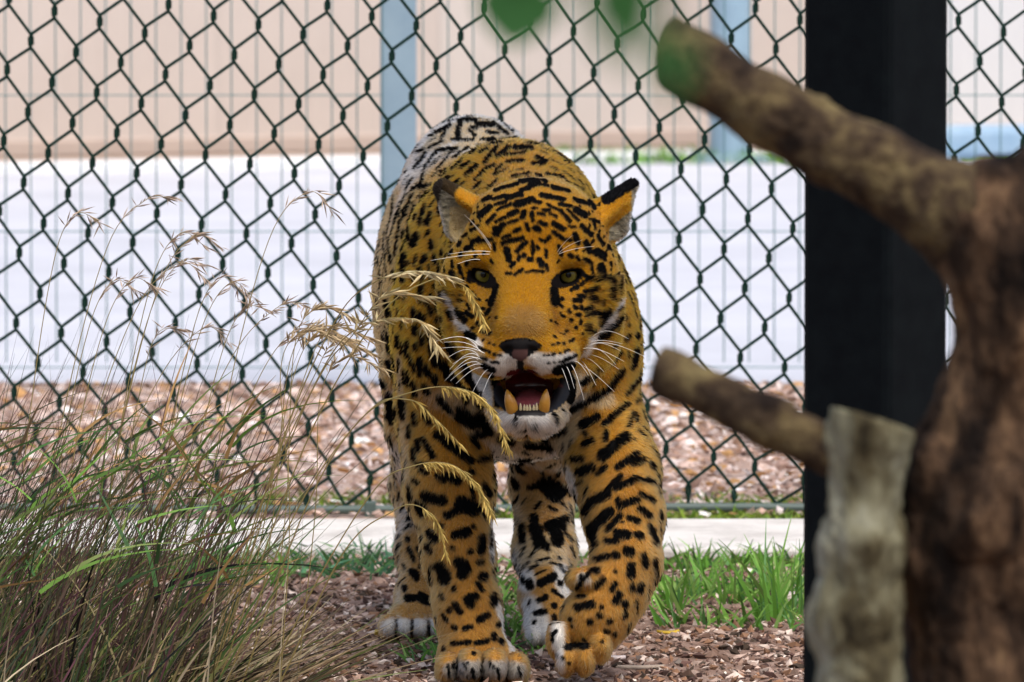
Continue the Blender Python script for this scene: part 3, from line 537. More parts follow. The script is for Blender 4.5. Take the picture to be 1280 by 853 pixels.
an = nt.nodes.new('ShaderNodeAttribute'); an.attribute_name = 'wet'; mr = nt.nodes.new('ShaderNodeMapRange')
mr.inputs['To Min'].default_value = .8; mr.inputs['To Max'].default_value = .18
mr2 = nt.nodes.new('ShaderNodeMapRange'); mr2.inputs['To Min'].default_value = .02; mr2.inputs['To Max'].default_value = .4; nt.links.new(an.outputs['Fac'], mr2.inputs['Value']); nt.links.new(mr2.outputs[0], nt.nodes['Principled BSDF'].inputs['Specular IOR Level']); nt.links.new(an.outputs['Fac'], mr.inputs['Value']); nt.links.new(mr.outputs[0], nt.nodes['Principled BSDF'].inputs['Roughness'])
jag = empty('jaguar', (W(640, 640, 9.3)[0], 9.3, 0))
JO = np.array(jag.location)
def jpart(name, V_, F_, m, smooth=True):
    me = mesh_np(name, np.asarray(V_) - JO, F_, smooth); return link(name, me, m, jag)
co = (V - JO).astype(np.float32); body_me.vertices.foreach_set('co', co.ravel()); body_me.update()
body = link('body', body_me, m_skin, jag)
tag(jag, 'spotted golden jaguar walking with open mouth and one forepaw lifted', 'jaguar')
# ---- fur
Tq = np.concatenate([Q[:, [0, 1, 2]], Q[:, [0, 2, 3]]])
ar = .5 * np.linalg.norm(np.cross(V[Tq[:, 1]] - V[Tq[:, 0]], V[Tq[:, 2]] - V[Tq[:, 0]]), axis=1)
cen = V[Tq].mean(1); hh = to_head(cen); face = (np.abs(hh[:, 0]) < 150) & (hh[:, 1] < 120) & (hh[:, 2] > -210)
dens = np.where(face, 2.4, np.where(cen[:, 1] < 9.35, 1.0, .5)) * ar * (Bv[Tq].mean(1) < .5) * (cen[:, 2] > .004)
NF = 620000
ti = rng.choice(len(Tq), NF, p=dens / dens.sum()); r1, r2 = rng.random(NF), rng.random(NF); s1 = np.sqrt(r1)
bw = np.stack([1 - s1, s1 * (1 - r2), s1 * r2], 1)
root = (V[Tq[ti]] * bw[..., None]).sum(1); nn = (N[Tq[ti]] * bw[..., None]).sum(1); nn /= np.linalg.norm(nn, axis=1)[:, None] + 1e-9
hl = to_head(root); headw = np.clip((130 - hl[:, 1]) / 60, 0, 1) * (np.abs(hl[:, 0]) < 150) * (hl[:, 2] > -215) * (root[:, 1] < 9.1)
fl_b = np.stack([np.zeros(NF), np.full(NF, 1.0), np.full(NF, -.75)], 1)
legw = np.clip((.34 - root[:, 2]) / .1, 0, 1)[:, None]; fl_b = fl_b * (1 - legw) + np.array([0, .15, -1.]) * legw
fl_h = root - hp(0, -105, -42); fl_h /= np.linalg.norm(fl_h, axis=1)[:, None]
jaw = np.clip((-hl[:, 2] - 95) / 30, 0, 1)[:, None]; fl_h = fl_h * (1 - jaw) + np.stack([np.sign(hl[:, 0] - 4) * .5, np.full(NF, .5), np.full(NF, -.8)], 1) * jaw
fl = fl_b * (1 - headw[:, None]) + fl_h * headw[:, None]
fl += np.stack([vnoise(root, 25, s) for s in (20, 21, 22)], 1) * .22 + np.stack([vnoise(root, 90, s) for s in (23, 24, 25)], 1) * .18
t = fl - nn * (fl * nn).sum(1)[:, None]; t /= np.linalg.norm(t, axis=1)[:, None] + 1e-9
ln = np.where(headw > .5, .0045, .0095); ln = np.where(root[:, 2] < .09, .007, ln)
ln = np.where((headw > .5) & (hl[:, 1] < -20) & (hl[:, 2] < -30) & (hl[:, 2] > -130), .0042, ln)         # muzzle
ln = np.where((headw > .5) & (hl[:, 2] < -160), .012, ln)                                                # chin
ln = np.where((headw > .5) & (np.abs(hl[:, 0]) > 72) & (hl[:, 2] < 0), .012, ln)                         # cheek ruff
ln = np.where((headw > .5) & (np.sqrt((np.abs(hl[:, 0]) - 53) ** 2 + hl[:, 2] ** 2) < 24) & (hl[:, 1] < 40), .0035, ln)  # round the eyes
earz = (headw > 0) & (hl[:, 2] > 60) & (np.abs(hl[:, 0]) > 70); ln = np.where(earz, .0045, ln)
ln = ln * (.65 + .7 * rng.random(NF))
lift = np.where(headw > .5, .38, .30)[:, None] + .15 * rng.random((NF, 1))
jit = rng.normal(size=(NF, 3)) * .14
d0 = t + nn * (lift + .15) + jit; d0 /= np.linalg.norm(d0, axis=1)[:, None]
d1 = t + nn * (lift * .3) + jit - np.array([0, 0, .12]); d1 /= np.linalg.norm(d1, axis=1)[:, None]
base = root - nn * .0008
P0 = base; P1 = P0 + d0 * (ln * .4)[:, None]; P2 = P1 + (d0 * .4 + d1 * .6) * (ln * .35)[:, None]; P3 = P2 + d1 * (ln * .35)[:, None]
var = (1 + .2 * rng.normal(size=NF)).clip(.45, 1.7)[:, None]
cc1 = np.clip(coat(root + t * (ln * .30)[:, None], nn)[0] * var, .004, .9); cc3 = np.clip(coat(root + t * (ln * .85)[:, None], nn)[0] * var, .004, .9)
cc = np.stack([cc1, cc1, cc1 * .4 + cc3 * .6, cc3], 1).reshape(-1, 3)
pts = np.stack([P0, P1, P2, P3], 1) - JO
hc = bpy.data.hair_curves.new('fur'); hc.add_curves([4] * NF)
hc.attributes['position'].data.foreach_set('vector', pts.astype(np.float32).ravel())
rad = np.where(headw > .5, .00030, .00042)[:, None] * np.array([1.0, .95, .7, .15])
ra = hc.attributes.get('radius') or hc.attributes.new('radius', 'FLOAT', 'POINT'); ra.data.foreach_set('value', rad.astype(np.float32).ravel())
ca_ = hc.attributes.new('coat', 'FLOAT_COLOR', 'POINT'); ca_.data.foreach_set('color', np.concatenate([cc, np.ones((NF * 4, 1))], 1).astype(np.float32).ravel())
m_fur = bpy.data.materials.new('jaguar_fur'); m_fur.use_nodes = True; nt = m_fur.node_tree; nt.nodes.remove(nt.nodes['Principled BSDF'])
hb = nt.nodes.new('ShaderNodeBsdfHairPrincipled'); hb.parametrization = 'COLOR'; hb.inputs['Roughness'].default_value = .55; hb.inputs['IOR'].default_value = 1.22; hb.inputs['Radial Roughness'].default_value = .6
at = nt.nodes.new('ShaderNodeAttribute'); at.attribute_name = 'coat'
nt.links.new(at.outputs['Color'], hb.inputs['Color']); df = nt.nodes.new('ShaderNodeBsdfDiffuse'); nt.links.new(at.outputs['Color'], df.inputs[0])   # black hairs are dull, pale hairs shine through
lum = nt.nodes.new('ShaderNodeRGBToBW'); nt.links.new(at.outputs['Color'], lum.inputs[0]); mrg = nt.nodes.new('ShaderNodeMapRange'); mrg.inputs['From Min'].default_value = .012; mrg.inputs['From Max'].default_value = .06
nt.links.new(lum.outputs[0], mrg.inputs['Value']); mxs = nt.nodes.new('ShaderNodeMixShader'); nt.links.new(mrg.outputs[0], mxs.inputs[0]); nt.links.new(df.outputs[0], mxs.inputs[1]); nt.links.new(hb.outputs[0], mxs.inputs[2])
nt.links.new(mxs.outputs[0], nt.nodes['Material Output'].inputs[0])
fur = bpy.data.objects.new('fur', hc); COL.objects.link(fur); hc.materials.append(m_fur); fur.parent = jag; fur['kind'] = 'stuff'
# ---- eyes
m_eye = mat('jaguar_eye', (.2, .15, .03), .08, .18); nt = m_eye.node_tree; b = nt.nodes['Principled BSDF']
tc = nt.nodes.new('ShaderNodeTexCoord'); sx = nt.nodes.new('ShaderNodeSeparateXYZ'); nt.links.new(tc.outputs['Object'], sx.inputs[0])
def mth(op, a, bb_=None):
    q = nt.nodes.new('ShaderNodeMath'); q.operation = op
    for i, v in enumerate((a, bb_)):
        if v is None: continue
        if isinstance(v, (int, float)): q.inputs[i].default_value = v
        else: nt.links.new(v, q.inputs[i])
    return q.outputs[0]
rr = mth('SQRT', mth('ADD', mth('POWER', sx.outputs[0], 2), mth('POWER', sx.outputs[2], 2)))
rp_ = nt.nodes.new('ShaderNodeValToRGB'); nt.links.new(mth('DIVIDE', rr, .016), rp_.inputs[0]); el = rp_.color_ramp.elements
el[0].position = .20; el[0].color = (.002, .002, .002, 1); el[1].position = .25; el[1].color = (.13, .10, .012, 1)
for p, c in ((.5, (.22, .17, .03)), (.6, (.11, .08, .018)), (.66, (.012, .010, .008)), (1, (.012, .01, .01))):
    q = el.new(p); q.color = (*c, 1)
nt.links.new(rp_.outputs[0], b.inputs['Base Color']); b.inputs['Coat Weight'].default_value = .12; b.inputs['Coat Roughness'].default_value = .02
for ex, ey, ez in EYES:
    bm = bmesh.new(); bmesh.ops.create_uvsphere(bm, u_segments=32, v_segments=20, radius=.016)
    me = bpy.data.meshes.new('eye'); bm.to_mesh(me); bm.free()
    for p in me.polygons: p.use_smooth = True
    o = link('eye', me, m_eye, jag); o.location = hp(ex, ey + 7, ez + 2) - JO
    to = np.array(CAM) - hp(ex, ey, ez); o.rotation_euler = (0, 0, math.radians(-2))
# ---- teeth, tongue
m_tooth = noise_mat('tooth_enamel', ((.3, (.36, .15, .012)), (.7, (.44, .22, .03))), 120, 3, .3, spec=.5)
m_inc = mat('incisor_enamel', (.45, .36, .2), .35, .5)
def tooth(name, basep, tip, r, m):
    A, B = hp(*basep), hp(*tip); P = np.array([A + (B - A) * t + np.array([0, -.0035 * math.sin(math.pi * t), 0]) * (r > .004) for t in np.linspace(0, 1, 8)])
    R = r * np.array([1, 1.02, 1, .93, .82, .66, .44, .12]); v, f = tube(P, R, 12); return jpart(name, v, f, m)
tooth('canine_tooth', (-13, -56, -162), (-20, -61, -136), .0079, m_tooth); tooth('canine_tooth', (25, -56, -162), (29, -61, -135), .0072, m_tooth)
for k, (dx_, tz) in enumerate(((-.4, -152), (.3, -153.4), (0, -153.8), (-.3, -153.2), (.4, -153.9), (.2, -151.6))): tooth('incisor_tooth', (-2.5 + k * 3.8 + dx_, -64 + abs(k - 2.5) * .9, -161), (-2.8 + k * 3.9 + dx_ * 1.5, -65 + abs(k - 2.5) * .9, tz), .0020, m_inc)
m_tongue = noise_mat('tongue_flesh', ((.3, (.26, .045, .05)), (.7, (.36, .085, .085))), 200, 4, .35, .3, 900, spec=.5, bdist=.001)
u = np.linspace(0, 1, 18); TP = np.array([hp(4, -50 + 80 * t, -157 - 6 * (1 - t) ** 3 + 8 * t) for t in u]); v, f = tube(TP, .019 * np.sqrt(np.clip(1 - (1 - np.minimum(u * 3, 1)) ** 2, .02, 1)), 16)
tv = v.copy(); tv[:, 2] = TP.mean(0)[2] + (v[:, 2] - TP.mean(0)[2]) * .55; jpart('tongue', tv, f, m_tongue)
# ---- whiskers
m_wh = mat('whisker_white', (.85, .83, .78), .4, .4)
def whisker(p, q, bow, Y0, Y1):
    h = cast(*p); A = h[0] if h else W(*p, Y0); B = W(*q, Y1); P = []
    for t in np.linspace(0, 1, 9):
        c = A + (B - A) * t; P.append(c + np.array([0, 0, bow * .001 * math.sin(math.pi * t ** .8)]))
    v, f = tube(P, np.linspace(.0004, .00012, 9), 5); jpart('whisker', v, f, m_wh)
for p, q, bw_ in (((600,432),(542,428),9),((598,436),(556,424),9),((602,440),(555,428),6),((598,444),(560,447),8),((600,447),(562,462),10),((602,450),(561,470),9),((600,454),(556,476),8),((604,456),(563,476),6),((604,460),(570,480),5),((610,462),(590,492),4),((616,466),(604,490),3),((606,442),(548,436),5),((598,450),(566,455),6)): whisker(p, q, bw_, 8.87, 8.84)
for p, q, bw_ in (((738,424),(786,424),10),((736,428),(778,430),3),((734,432),(806,446),8),((732,436),(776,439),8),((732,440),(770,456),10),((730,444),(774,462),5),((728,447),(755,465),4),((724,450),(745,482),5),((718,452),(736,470),4),((714,456),(730,500),5),((708,458),(718,486),3),((702,460),(712,488),2),((728,436),(780,452),5),((722,454),(768,490),3)): whisker(p, q, bw_, 8.87, 8.84)
for p, q, bw_ in (((614,308),(580,268),3),((613,315),(560,318),2),((612,318),(538,326),2),((614,312),(588,276),2),((697,315),(716,294),2),((699,316),(728,300),2),((698,318),(743,308),2),((600,325),(572,330),2)): whisker(p, q, bw_, 8.9, 8.86)
# ================================================================ dead tree in the foreground
m_bark = noise_mat('weathered_bark', ((.40, (.006, .004, .003)), (.49, (.03, .018, .011)), (.57, (.085, .05, .028)), (.68, (.17, .105, .055))), 22, 6, .95, 1.0, 50, (1, 1, .4), .1, .02)
m_branch = noise_mat('dry_branch_bark', ((.38, (.012, .008, .006)), (.49, (.045, .030, .018)), (.58, (.10, .073, .035)), (.72, (.18, .145, .065))), 24, 10, .95, .8, 80, (1, 1, 1), .1, .01)
m_pale = noise_mat('bleached_wood', ((.40, (.012, .009, .005)), (.47, (.075, .062, .032)), (.54, (.17, .16, .10)), (.68, (.30, .30, .235))), 13, 9, .9, .7, 60, (1, 1, .4), .15, .01)
TY = 5.3
tree = empty('dead_tree', (*W(1230, 500, TY)[:2], 0)); TO = np.array(tree.location); tag(tree, 'dead tree trunk with two sawn branches and bleached stub beside black post', 'tree')
def wood(name, pts, m, h=.005, k=.03, amp=.006, parent=tree, extra=()):
    P = [(W(x, y, Y), r * Y / F_PX) for x, y, Y, r in pts] + [(np.array(p), r) for p, r in extra]
    lo = np.min([p - r for p, r in P], 0) - .04; hi = np.max([p + r for p, r in P], 0) + .04
    s = SDF(lo, hi, h); s.chain(P, k); V_, Q_ = s.nets(); V_ = smooth_mesh(V_, Q_, 1)
    ctr = np.mean([p for p, r in P], 0); d = V_ - ctr; d[:, 2] *= .2; d /= np.linalg.norm(d, axis=1)[:, None] + 1e-9
    V_ = V_ + d * (amp * (vnoise(V_ * [1, 1, .5], 22, 51) + .6 * vnoise(V_ * [1, 1, .35], 60, 52) + .3 * vnoise(V_, 150, 53)))[:, None]
    return link(name, mesh_np(name, V_ - TO, Q_), m, parent)
trunk = wood('trunk', [(1262, 1500, TY, 160), (1262, 1100, TY, 120), (1252, 850, TY, 98), (1238, 700, TY, 112), (1240, 600, TY, 100), (1268, 470, TY, 74), (1280, 380, TY, 86), (1268, 300, TY, 84), (1272, 262, TY, 62)], m_bark, amp=.009)
wood('trunk_knot', [(1238, 640, TY - .03, 95), (1190, 600, TY - .02, 60), (1180, 700, TY - .02, 48), (1205, 860, TY - .02, 42), (1215, 1100, TY, 45)], m_bark, amp=.009)
wood('trunk_knot', [(1290, 320, TY, 80), (1320, 260, TY + .03, 66), (1390, 190, TY + .06, 60)], m_bark, amp=.009)
b1 = wood('branch', [(1262, 330, TY, 78), (1195, 268, TY, 62), (1090, 208, TY + .02, 47), (960, 138, TY + .04, 44), (868, 84, TY + .06, 43), (790, 36, TY + .08, 43)], m_branch, .004, .01, .005)
b2 = wood('branch', [(1062, 575, TY - .04, 32), (960, 528, TY - .03, 31), (840, 470, TY, 29), (770, 436, TY + .02, 29)], m_branch, .004, .01, .004)
b3 = wood('bleached_stub', [(1095, 470, TY - .05, 58), (1086, 545, TY - .05, 52), (1082, 600, TY - .05, 42), (1072, 680, TY - .05, 52), (1068, 770, TY - .05, 52), (1078, 860, TY - .05, 50), (1100, 1000, TY - .04, 50), (1140, 1250, TY - .02, 60)], m_pale, .004, .015, .009)
def cut(o, a, b):                                 # saw the end off square
    A, B = W(*a), W(*b); n = B - A; n /= np.linalg.norm(n); bm = bmesh.new(); bm.from_mesh(o.data)
    r = bmesh.ops.bisect_plane(bm, geom=bm.verts[:] + bm.edges[:] + bm.faces[:], plane_co=Vector(B - TO), plane_no=Vector(n), clear_outer=True)
    eg = [e for e in r['geom_cut'] if isinstance(e, bmesh.types.BMEdge)]; q = bmesh.ops.holes_fill(bm, edges=eg, sides=0)
    for f_ in q['faces']: f_.smooth = False
    bm.to_mesh(o.data); bm.free()
cut(b1, (990, 110, TY + .03), (836, 72, TY + .07)); cut(b2, (930, 490, TY - .02), (826, 462, TY + .005)); cut(b3, (1066, 600, TY - .05), (1088, 524, TY - .045))
# ================================================================ leaves hanging close to the lens
m_leaf = attr_mat('fresh_leaf', 'col', .5, .3, .35)
def leaf_mesh(L, Wd):
    u = np.linspace(0, 1, 9); hw = Wd * np.sin(np.pi * u ** .8) ** .8 * .5; v = []
    for t, h in zip(u, hw): v += [[-h, t * L, .12 * h - .15 * L * t * t], [0, t * L, -.15 * L * t * t], [h, t * L, .12 * h - .15 * L * t * t]]
    i = np.arange(8) * 3; f = np.concatenate([np.stack([i, i + 1, i + 4, i + 3], 1), np.stack([i + 1, i + 2, i + 5, i + 4], 1)]); me = mesh_np('leaf', v, f)
    set_col(me, 'col', np.tile((.035, .13, .03), (len(v), 1))); me.materials.append(m_leaf); return me
tw = empty('leafy_twig', W(690, -160, 2.6)); TWO = np.array(tw.location); tag(tw, 'green leafy twig hanging down at the top edge above the jaguar', 'twig')
m_twig = mat('green_twig_bark', (.05, .07, .025), .8)
for path in ([(720, -900, 2.8), (700, -400, 2.7), (690, -160, 2.6), (665, -60, 2.6), (652, -25, 2.6)], [(690, -160, 2.6), (715, -120, 2.0), (770, -70, 1.5), (840, -60, 1.5), (858, 40, 1.75)]):
    P = catmull([W(*p) - TWO for p in path], 6); v, f = tube(P, np.linspace(.0016, .0006, len(P)), 6); link('stem', mesh_np('stem', v, f), m_twig, tw)
for lx, ly, Y, L, Wd, rx, ry, rz in ((652, -30, 2.6, .026, .030, -80, 8, 0), (668, -60, 2.6, .02, .014, -80, 35, 0), (772, -66, 1.5, .026, .018, -80, -10, 20), (725, -105, 1.85, .020, .014, -80, 12, 30), (858, 38, 1.75, .018, .009, -80, 14, 20), (830, -60, 1.5, .012, .008, -80, 20, 50)):
    o = link('leaf', leaf_mesh(L, Wd), None, tw); o.location = W(lx, ly, Y) - TWO; o.rotation_euler = Euler([math.radians(a) for a in (rx, ry, rz)])
# ================================================================ grass and litter
m_grass = attr_mat('grass_blade', 'col', .55, .3, .3)
def blades(A, base, dirv, ln, wd, bend, cols, seg=5, droop=0.0):
    n = len(base); dirv = dirv / np.linalg.norm(dirv, axis=1)[:, None]; u = np.linspace(0, 1, seg + 1)
    hb = np.stack([dirv[:, 0], dirv[:, 1], np.zeros(n)], 1); hb /= np.linalg.norm(hb, axis=1)[:, None] + 1e-9
    an = rng.random(n) * 6.283; side = np.stack([np.cos(an), np.sin(an) * .5, np.zeros(n)], 1); side -= dirv * (side * dirv).sum(1)[:, None]; side /= np.linalg.norm(side, axis=1)[:, None] + 1e-9
    V_ = np.zeros((n, seg + 1, 2, 3))
    for k, t in enumerate(u):
        c = base + dirv * (ln * t)[:, None] + hb * (bend * ln * t * t)[:, None] - np.array([0, 0, 1.]) * (ln * (bend * .5 + droop) * t ** 2.5)[:, None]
        w = wd * (1 - t ** 1.6) * .5 + wd * .04
        V_[:, k, 0] = c - side * w[:, None]; V_[:, k, 1] = c + side * w[:, None]
    b0 = (np.arange(n) * (seg + 1) * 2)[:, None]; k = np.arange(seg)[None] * 2
    A.add(V_.reshape(-1, 3), np.stack([b0 + k, b0 + k + 1, b0 + k + 3, b0 + k + 2], -1).reshape(-1, 4), np.repeat(cols, (seg + 1) * 2, 0))
def pick(pal, n, var=.25):
    p = np.array(pal); return np.clip(p[rng.integers(0, len(p), n)] * (1 + var * rng.normal(size=(n, 1))), .005, .8)
def on_ground(p): p = np.asarray(p, float); p[:, 2] = ground_z(p); return p
GREEN = [(.10, .25, .03), (.13, .30, .04), (.18, .36, .06), (.24, .40, .09), (.08, .20, .05)]
DRY = [(.08, .13, .03), (.04, .075, .02), (.16, .17, .05), (.12, .12, .035), (.08, .05, .035), (.12, .05, .06), (.28, .21, .11), (.06, .12, .03), (.025, .04, .02), (.22, .18, .08), (.34, .28, .18)]
# tall dry tussock on the left
A = Acc(); n = 1150; cxs = rng.choice([-.80, -.70, -.60, -.50, -.42], n, p=[.26, .26, .22, .16, .10])
base = on_ground(np.stack([cxs + rng.normal(size=n) * .05, 8.85 + rng.normal(size=n) * .13, np.zeros(n)], 1))
lean = .35 + .28 * rng.normal(size=n); d = np.stack([lean, .12 * rng.normal(size=n), np.full(n, 1.0)], 1)
blades(A, base, d, .08 + .28 * rng.random(n) ** 1.5, .0014 + .003 * rng.random(n) ** 2, .35 * rng.random(n), pick(DRY, n, .55) * 1.15, 6)
n = 800; base = on_ground(np.stack([-.74 + .55 * (rng.random(n) ** 1.5), 8.75 + .35 * rng.random(n), np.zeros(n)], 1)); d = np.stack([.9 + .35 * rng.normal(size=n), .15 * rng.normal(size=n), np.full(n, .55)], 1)
base[:, 0] -= .06; blades(A, base, d, .05 + .15 * rng.random(n), .0014 + .0022 * rng.random(n), .2 * rng.random(n), pick([(.36, .27, .15), (.24, .17, .09), (.13, .085, .045), (.09, .11, .03), (.46, .38, .23), (.04, .03, .02)], n, .4), 5)
n = 420; base = on_ground(np.stack([-.86 + .46 * rng.random(n), 8.85 + .14 * rng.normal(size=n), np.zeros(n)], 1)); d = np.stack([.28 + .2 * rng.normal(size=n), .1 * rng.normal(size=n), np.full(n, 1.)], 1)
blades(A, base, d, .25 + .25 * rng.random(n), .0014 + .001 * rng.random(n), .22 * rng.random(n), pick([(.10, .045, .05), (.07, .06, .03), (.12, .08, .05), (.05, .07, .03)], n), 7)
n = 260; base = on_ground(np.stack([-.84 + .5 * rng.random(n), 8.8 + .14 * rng.normal(size=n), np.zeros(n)], 1)); base[:, 2] += .12 + .2 * rng.random(n); d = np.stack([.6 + .5 * rng.normal(size=n), .2 * rng.normal(size=n), np.full(n, .7)], 1)
blades(A, base, d, .06 + .08 * rng.random(n), .0022 + .003 * rng.random(n), .8 * rng.random(n), pick([(.10, .20, .03), (.06, .15, .04), (.16, .22, .05), (.24, .14, .05)], n, .4), 6)
o = A.build('tall_grass', m_grass); tag(o, 'tall dry purple and olive grass tussock beside the jaguar', 'grass', kind='stuff')
# seed stalks that can be told apart
m_stem = mat('straw_stem', (.26, .20, .07), .6, .3); m_seed = attr_mat('seed_husk', 'col', .6, .3, .25)
def stalk(path, head_from, label, dens=1.0, col=(.60, .44, .12), slen=.0135, drop=1.0, rstem=.0008, group='seed stalks in the tussock', thin=.06):
    P = catmull([W(*p) for p in path], 8); nP = len(P); b = P[0]; root = empty('grass_stalk', b); v, f = tube(P - b, np.linspace(rstem * 1.3, rstem * .5, nP), 5); link('stem', mesh_np('stem', v, f), m_stem, root)
    A = Acc(); k0 = int(nP * head_from)
    for k in range(k0, nP):
        for r_ in range(max(1, int(round(4.5 * dens)))):
            t = P[k] - P[k - 1]; t /= np.linalg.norm(t) + 1e-9; q = P[k] - b + t * rng.random() * .006
            dd = t * (.5 + .4 * rng.random()) + np.array([.4 * rng.normal(), .45 * rng.normal(), -drop * (.3 + .9 * rng.random())]); dd /= np.linalg.norm(dd)
            L = slen * (.6 + .8 * rng.random()); s_ = np.cross(dd, [0, 1, 0]); s_ /= np.linalg.norm(s_) + 1e-9; w = L * thin
            up = np.cross(s_, dd) * w * .8
            v = [q, q + dd * L * .4 + s_ * w, q + dd * L, q + dd * L * .4 - s_ * w, q + dd * L * .4 + up, q + dd * L * .4 - up]
            A.add(v, [[0, 1, 2, 4], [0, 4, 2, 3], [0, 3, 2, 5], [0, 5, 2, 1]], np.array(col) * (.6 + .7 * rng.random()))
    A.build('seed_head', m_seed, root, False); tag(root, label, 'grass stalk', group); return root
stalk([(330, 862, 8.75), (400, 720, 8.72), (470, 610, 8.7), (516, 583, 8.69), (560, 580, 8.69), (592, 602, 8.69), (612, 636, 8.69)], .55, 'golden seed head arching low across the standing foreleg', 2.4)
stalk([(300, 862, 8.75), (380, 640, 8.72), (450, 525, 8.7), (520, 489, 8.68), (575, 486, 8.68), (612, 508, 8.68), (634, 556, 8.68)], .58, 'golden seed head drooping just below the open mouth', 2.6)
stalk([(345, 865, 8.75), (430, 690, 8.72), (490, 640, 8.7), (520, 632, 8.69), (545, 652, 8.69), (557, 688, 8.69)], .62, 'short golden seed head hanging before the foreleg knee', 1.0)
stalk([(280, 862, 8.75), (370, 640, 8.72), (460, 515, 8.7), (510, 500, 8.69), (540, 520, 8.69), (572, 552, 8.69)], .6, 'sparse seed head in front of the jaguar chest', 1.0)
stalk([(270, 862, 8.75), (380, 560, 8.7), (470, 400, 8.67), (535, 352, 8.66), (575, 355, 8.66), (592, 375, 8.66), (604, 402, 8.66)], .66, 'golden seed head touching the jaguar cheek', 1.3)
stalk([(260, 862, 8.75), (350, 560, 8.7), (420, 400, 8.66), (470, 352, 8.62), (520, 340, 8.6), (560, 345, 8.6)], .62, 'pale seed head reaching flat over the jaguar flank', 1.0, (.62, .52, .30), .022, .25, thin=.06)
stalk([(262, 862, 8.75), (345, 600, 8.7), (410, 450, 8.66), (460, 405, 8.62), (520, 400, 8.6), (545, 430, 8.6)], .6, 'pale seed head crossing the jaguar shoulder', 1.0, (.62, .50, .26), .02, .4, thin=.07)
stalk([(250, 862, 8.75), (330, 620, 8.7), (400, 470, 8.66), (440, 420, 8.62), (480, 370, 8.6), (530, 370, 8.6)], .6, 'pale seed head beside the jaguar flank', 1.0, (.62, .50, .26), .02, .3, thin=.06)
for k in range(16):
    x0 = rng.uniform(-10, 250); xt = x0 + rng.uniform(60, 190); yt = rng.uniform(230, 470); Y = 8.75 + .3 * rng.random()
    stalk([(x0, 862, Y), (x0 + (xt - x0) * .35, 862 - (862 - yt) * .55, Y), (x0 + (xt - x0) * .7, yt + 60, Y), (xt, yt, Y), (xt + 30, yt + rng.uniform(-8, 22), Y)], .6, 'wispy purplish seed stalk rising above the grass tussock', .55, (.50, .38, .28), .017, .3, .0006, 'wispy stalks above the tussock', .045)
for k in range(7):
    x0 = 250 + 20 * k; xt = 370 + rng.uniform(0, 90); yt = rng.uniform(385, 450); Y = 8.75 + .2 * rng.random()
    stalk([(x0, 862, Y), (x0 + (xt - x0) * .4, 640, Y), (xt - 30, yt + 50, Y), (xt, yt, Y), (xt + 45, yt + 12, Y)], .58, 'feathery tan seed stalk leaning towards the jaguar flank', 1.1, (.55, .42, .24), .018, .25, .0006, 'feathery stalks leaning right', .05)
# fresh green grass
A = Acc(); n = 1500; base = np.stack([rng.uniform(.13, .50, n), 9.55 + 1.1 * rng.random(n) ** .8, np.zeros(n)], 1)
keep = vnoise(base, 7, 61) + .3 > 0; base = on_ground(base[keep]); n = len(base); d = np.stack([.5 * rng.normal(size=n), .3 * rng.normal(size=n), np.full(n, 1.)], 1)
blades(A, base, d, .012 + .042 * rng.random(n) ** 1.5, .003 + .003 * rng.random(n), .6 * rng.random(n), pick(GREEN, n))
for gx_, gy_, hh_, k in ((965, 770, .13, 26), (985, 760, .10, 18), (880, 745, .08, 14), (910, 750, .07, 12), (845, 760, .07, 14)):
    g0 = G(gx_, gy_); n = k; base = on_ground(np.stack([g0[0] + .012 * rng.normal(size=n), g0[1] + .03 * rng.normal(size=n), np.zeros(n)], 1)); d = np.stack([.25 * rng.normal(size=n), .2 * rng.normal(size=n), np.full(n, 1.)], 1)
    blades(A, base, d, hh_ * (.6 + .6 * rng.random(n)), .004 + .003 * rng.random(n), .3 * rng.random(n), pick(GREEN, n), 6)
o = A.build('green_grass', m_grass); tag(o, 'short bright green grass growing between jaguar and post', 'grass', kind='stuff')
A = Acc()
for x0, x1, y0, y1, n, hh_, pal in ((-.33, -.13, 10.4, 10.74, 190, .045, [(.06, .17, .06), (.07, .2, .1), (.1, .22, .06)]), (-.13, .14, 10.1, 10.74, 200, .035, GREEN), (-.02, .05, 9.3, 10.2, 160, .035, GREEN), (-.14, -.07, 9.25, 9.45, 60, .03, GREEN), (-.9, -.33, 10.3, 10.74, 300, .05, GREEN)):
    base = on_ground(np.stack([rng.uniform(x0, x1, n), rng.uniform(y0, y1, n), np.zeros(n)], 1)); d = np.stack([.7 * rng.normal(size=n), .4 * rng.normal(size=n), np.full(n, 1.)], 1)
    blades(A, base, d, hh_ * (.4 + .8 * rng.random(n)), .003 + .003 * rng.random(n), .6 * rng.random(n), pick(pal, n))
o = A.build('sparse_grass', m_grass); tag(o, 'sparse bluish green grass along the concrete path', 'grass', kind='stuff')
A = Acc(); n = 5200; base = np.stack([rng.uniform(-.95, .95, n), 11.29 + .45 * rng.random(n) ** 1.6, np.full(n, .003)], 1); keep = vnoise(base, 4, 63) + .15 + np.clip(base[:, 0] * .5, -.3, .3) > 0; base = base[keep]; n = len(base); d = np.stack([.8 * rng.normal(size=n), .5 * rng.normal(size=n), np.full(n, 1.)], 1)
blades(A, base, d, .008 + .022 * rng.random(n), .004 + .003 * rng.random(n), .6 * rng.random(n), pick([(.16, .24, .02), (.11, .20, .02), (.2, .26, .04)], n), 3)
n = 1600; base = np.stack([rng.uniform(0, 2.2, n), rng.uniform(27.75, 28.45, n), np.full(n, .0)], 1); d = np.stack([.4 * rng.normal(size=n), .4 * rng.normal(size=n), np.full(n, 1.)], 1)
blades(A, base, d, .04 + .05 * rng.random(n), .01 + .006 * rng.random(n), .4 * rng.random(n), pick(GREEN, n), 3)
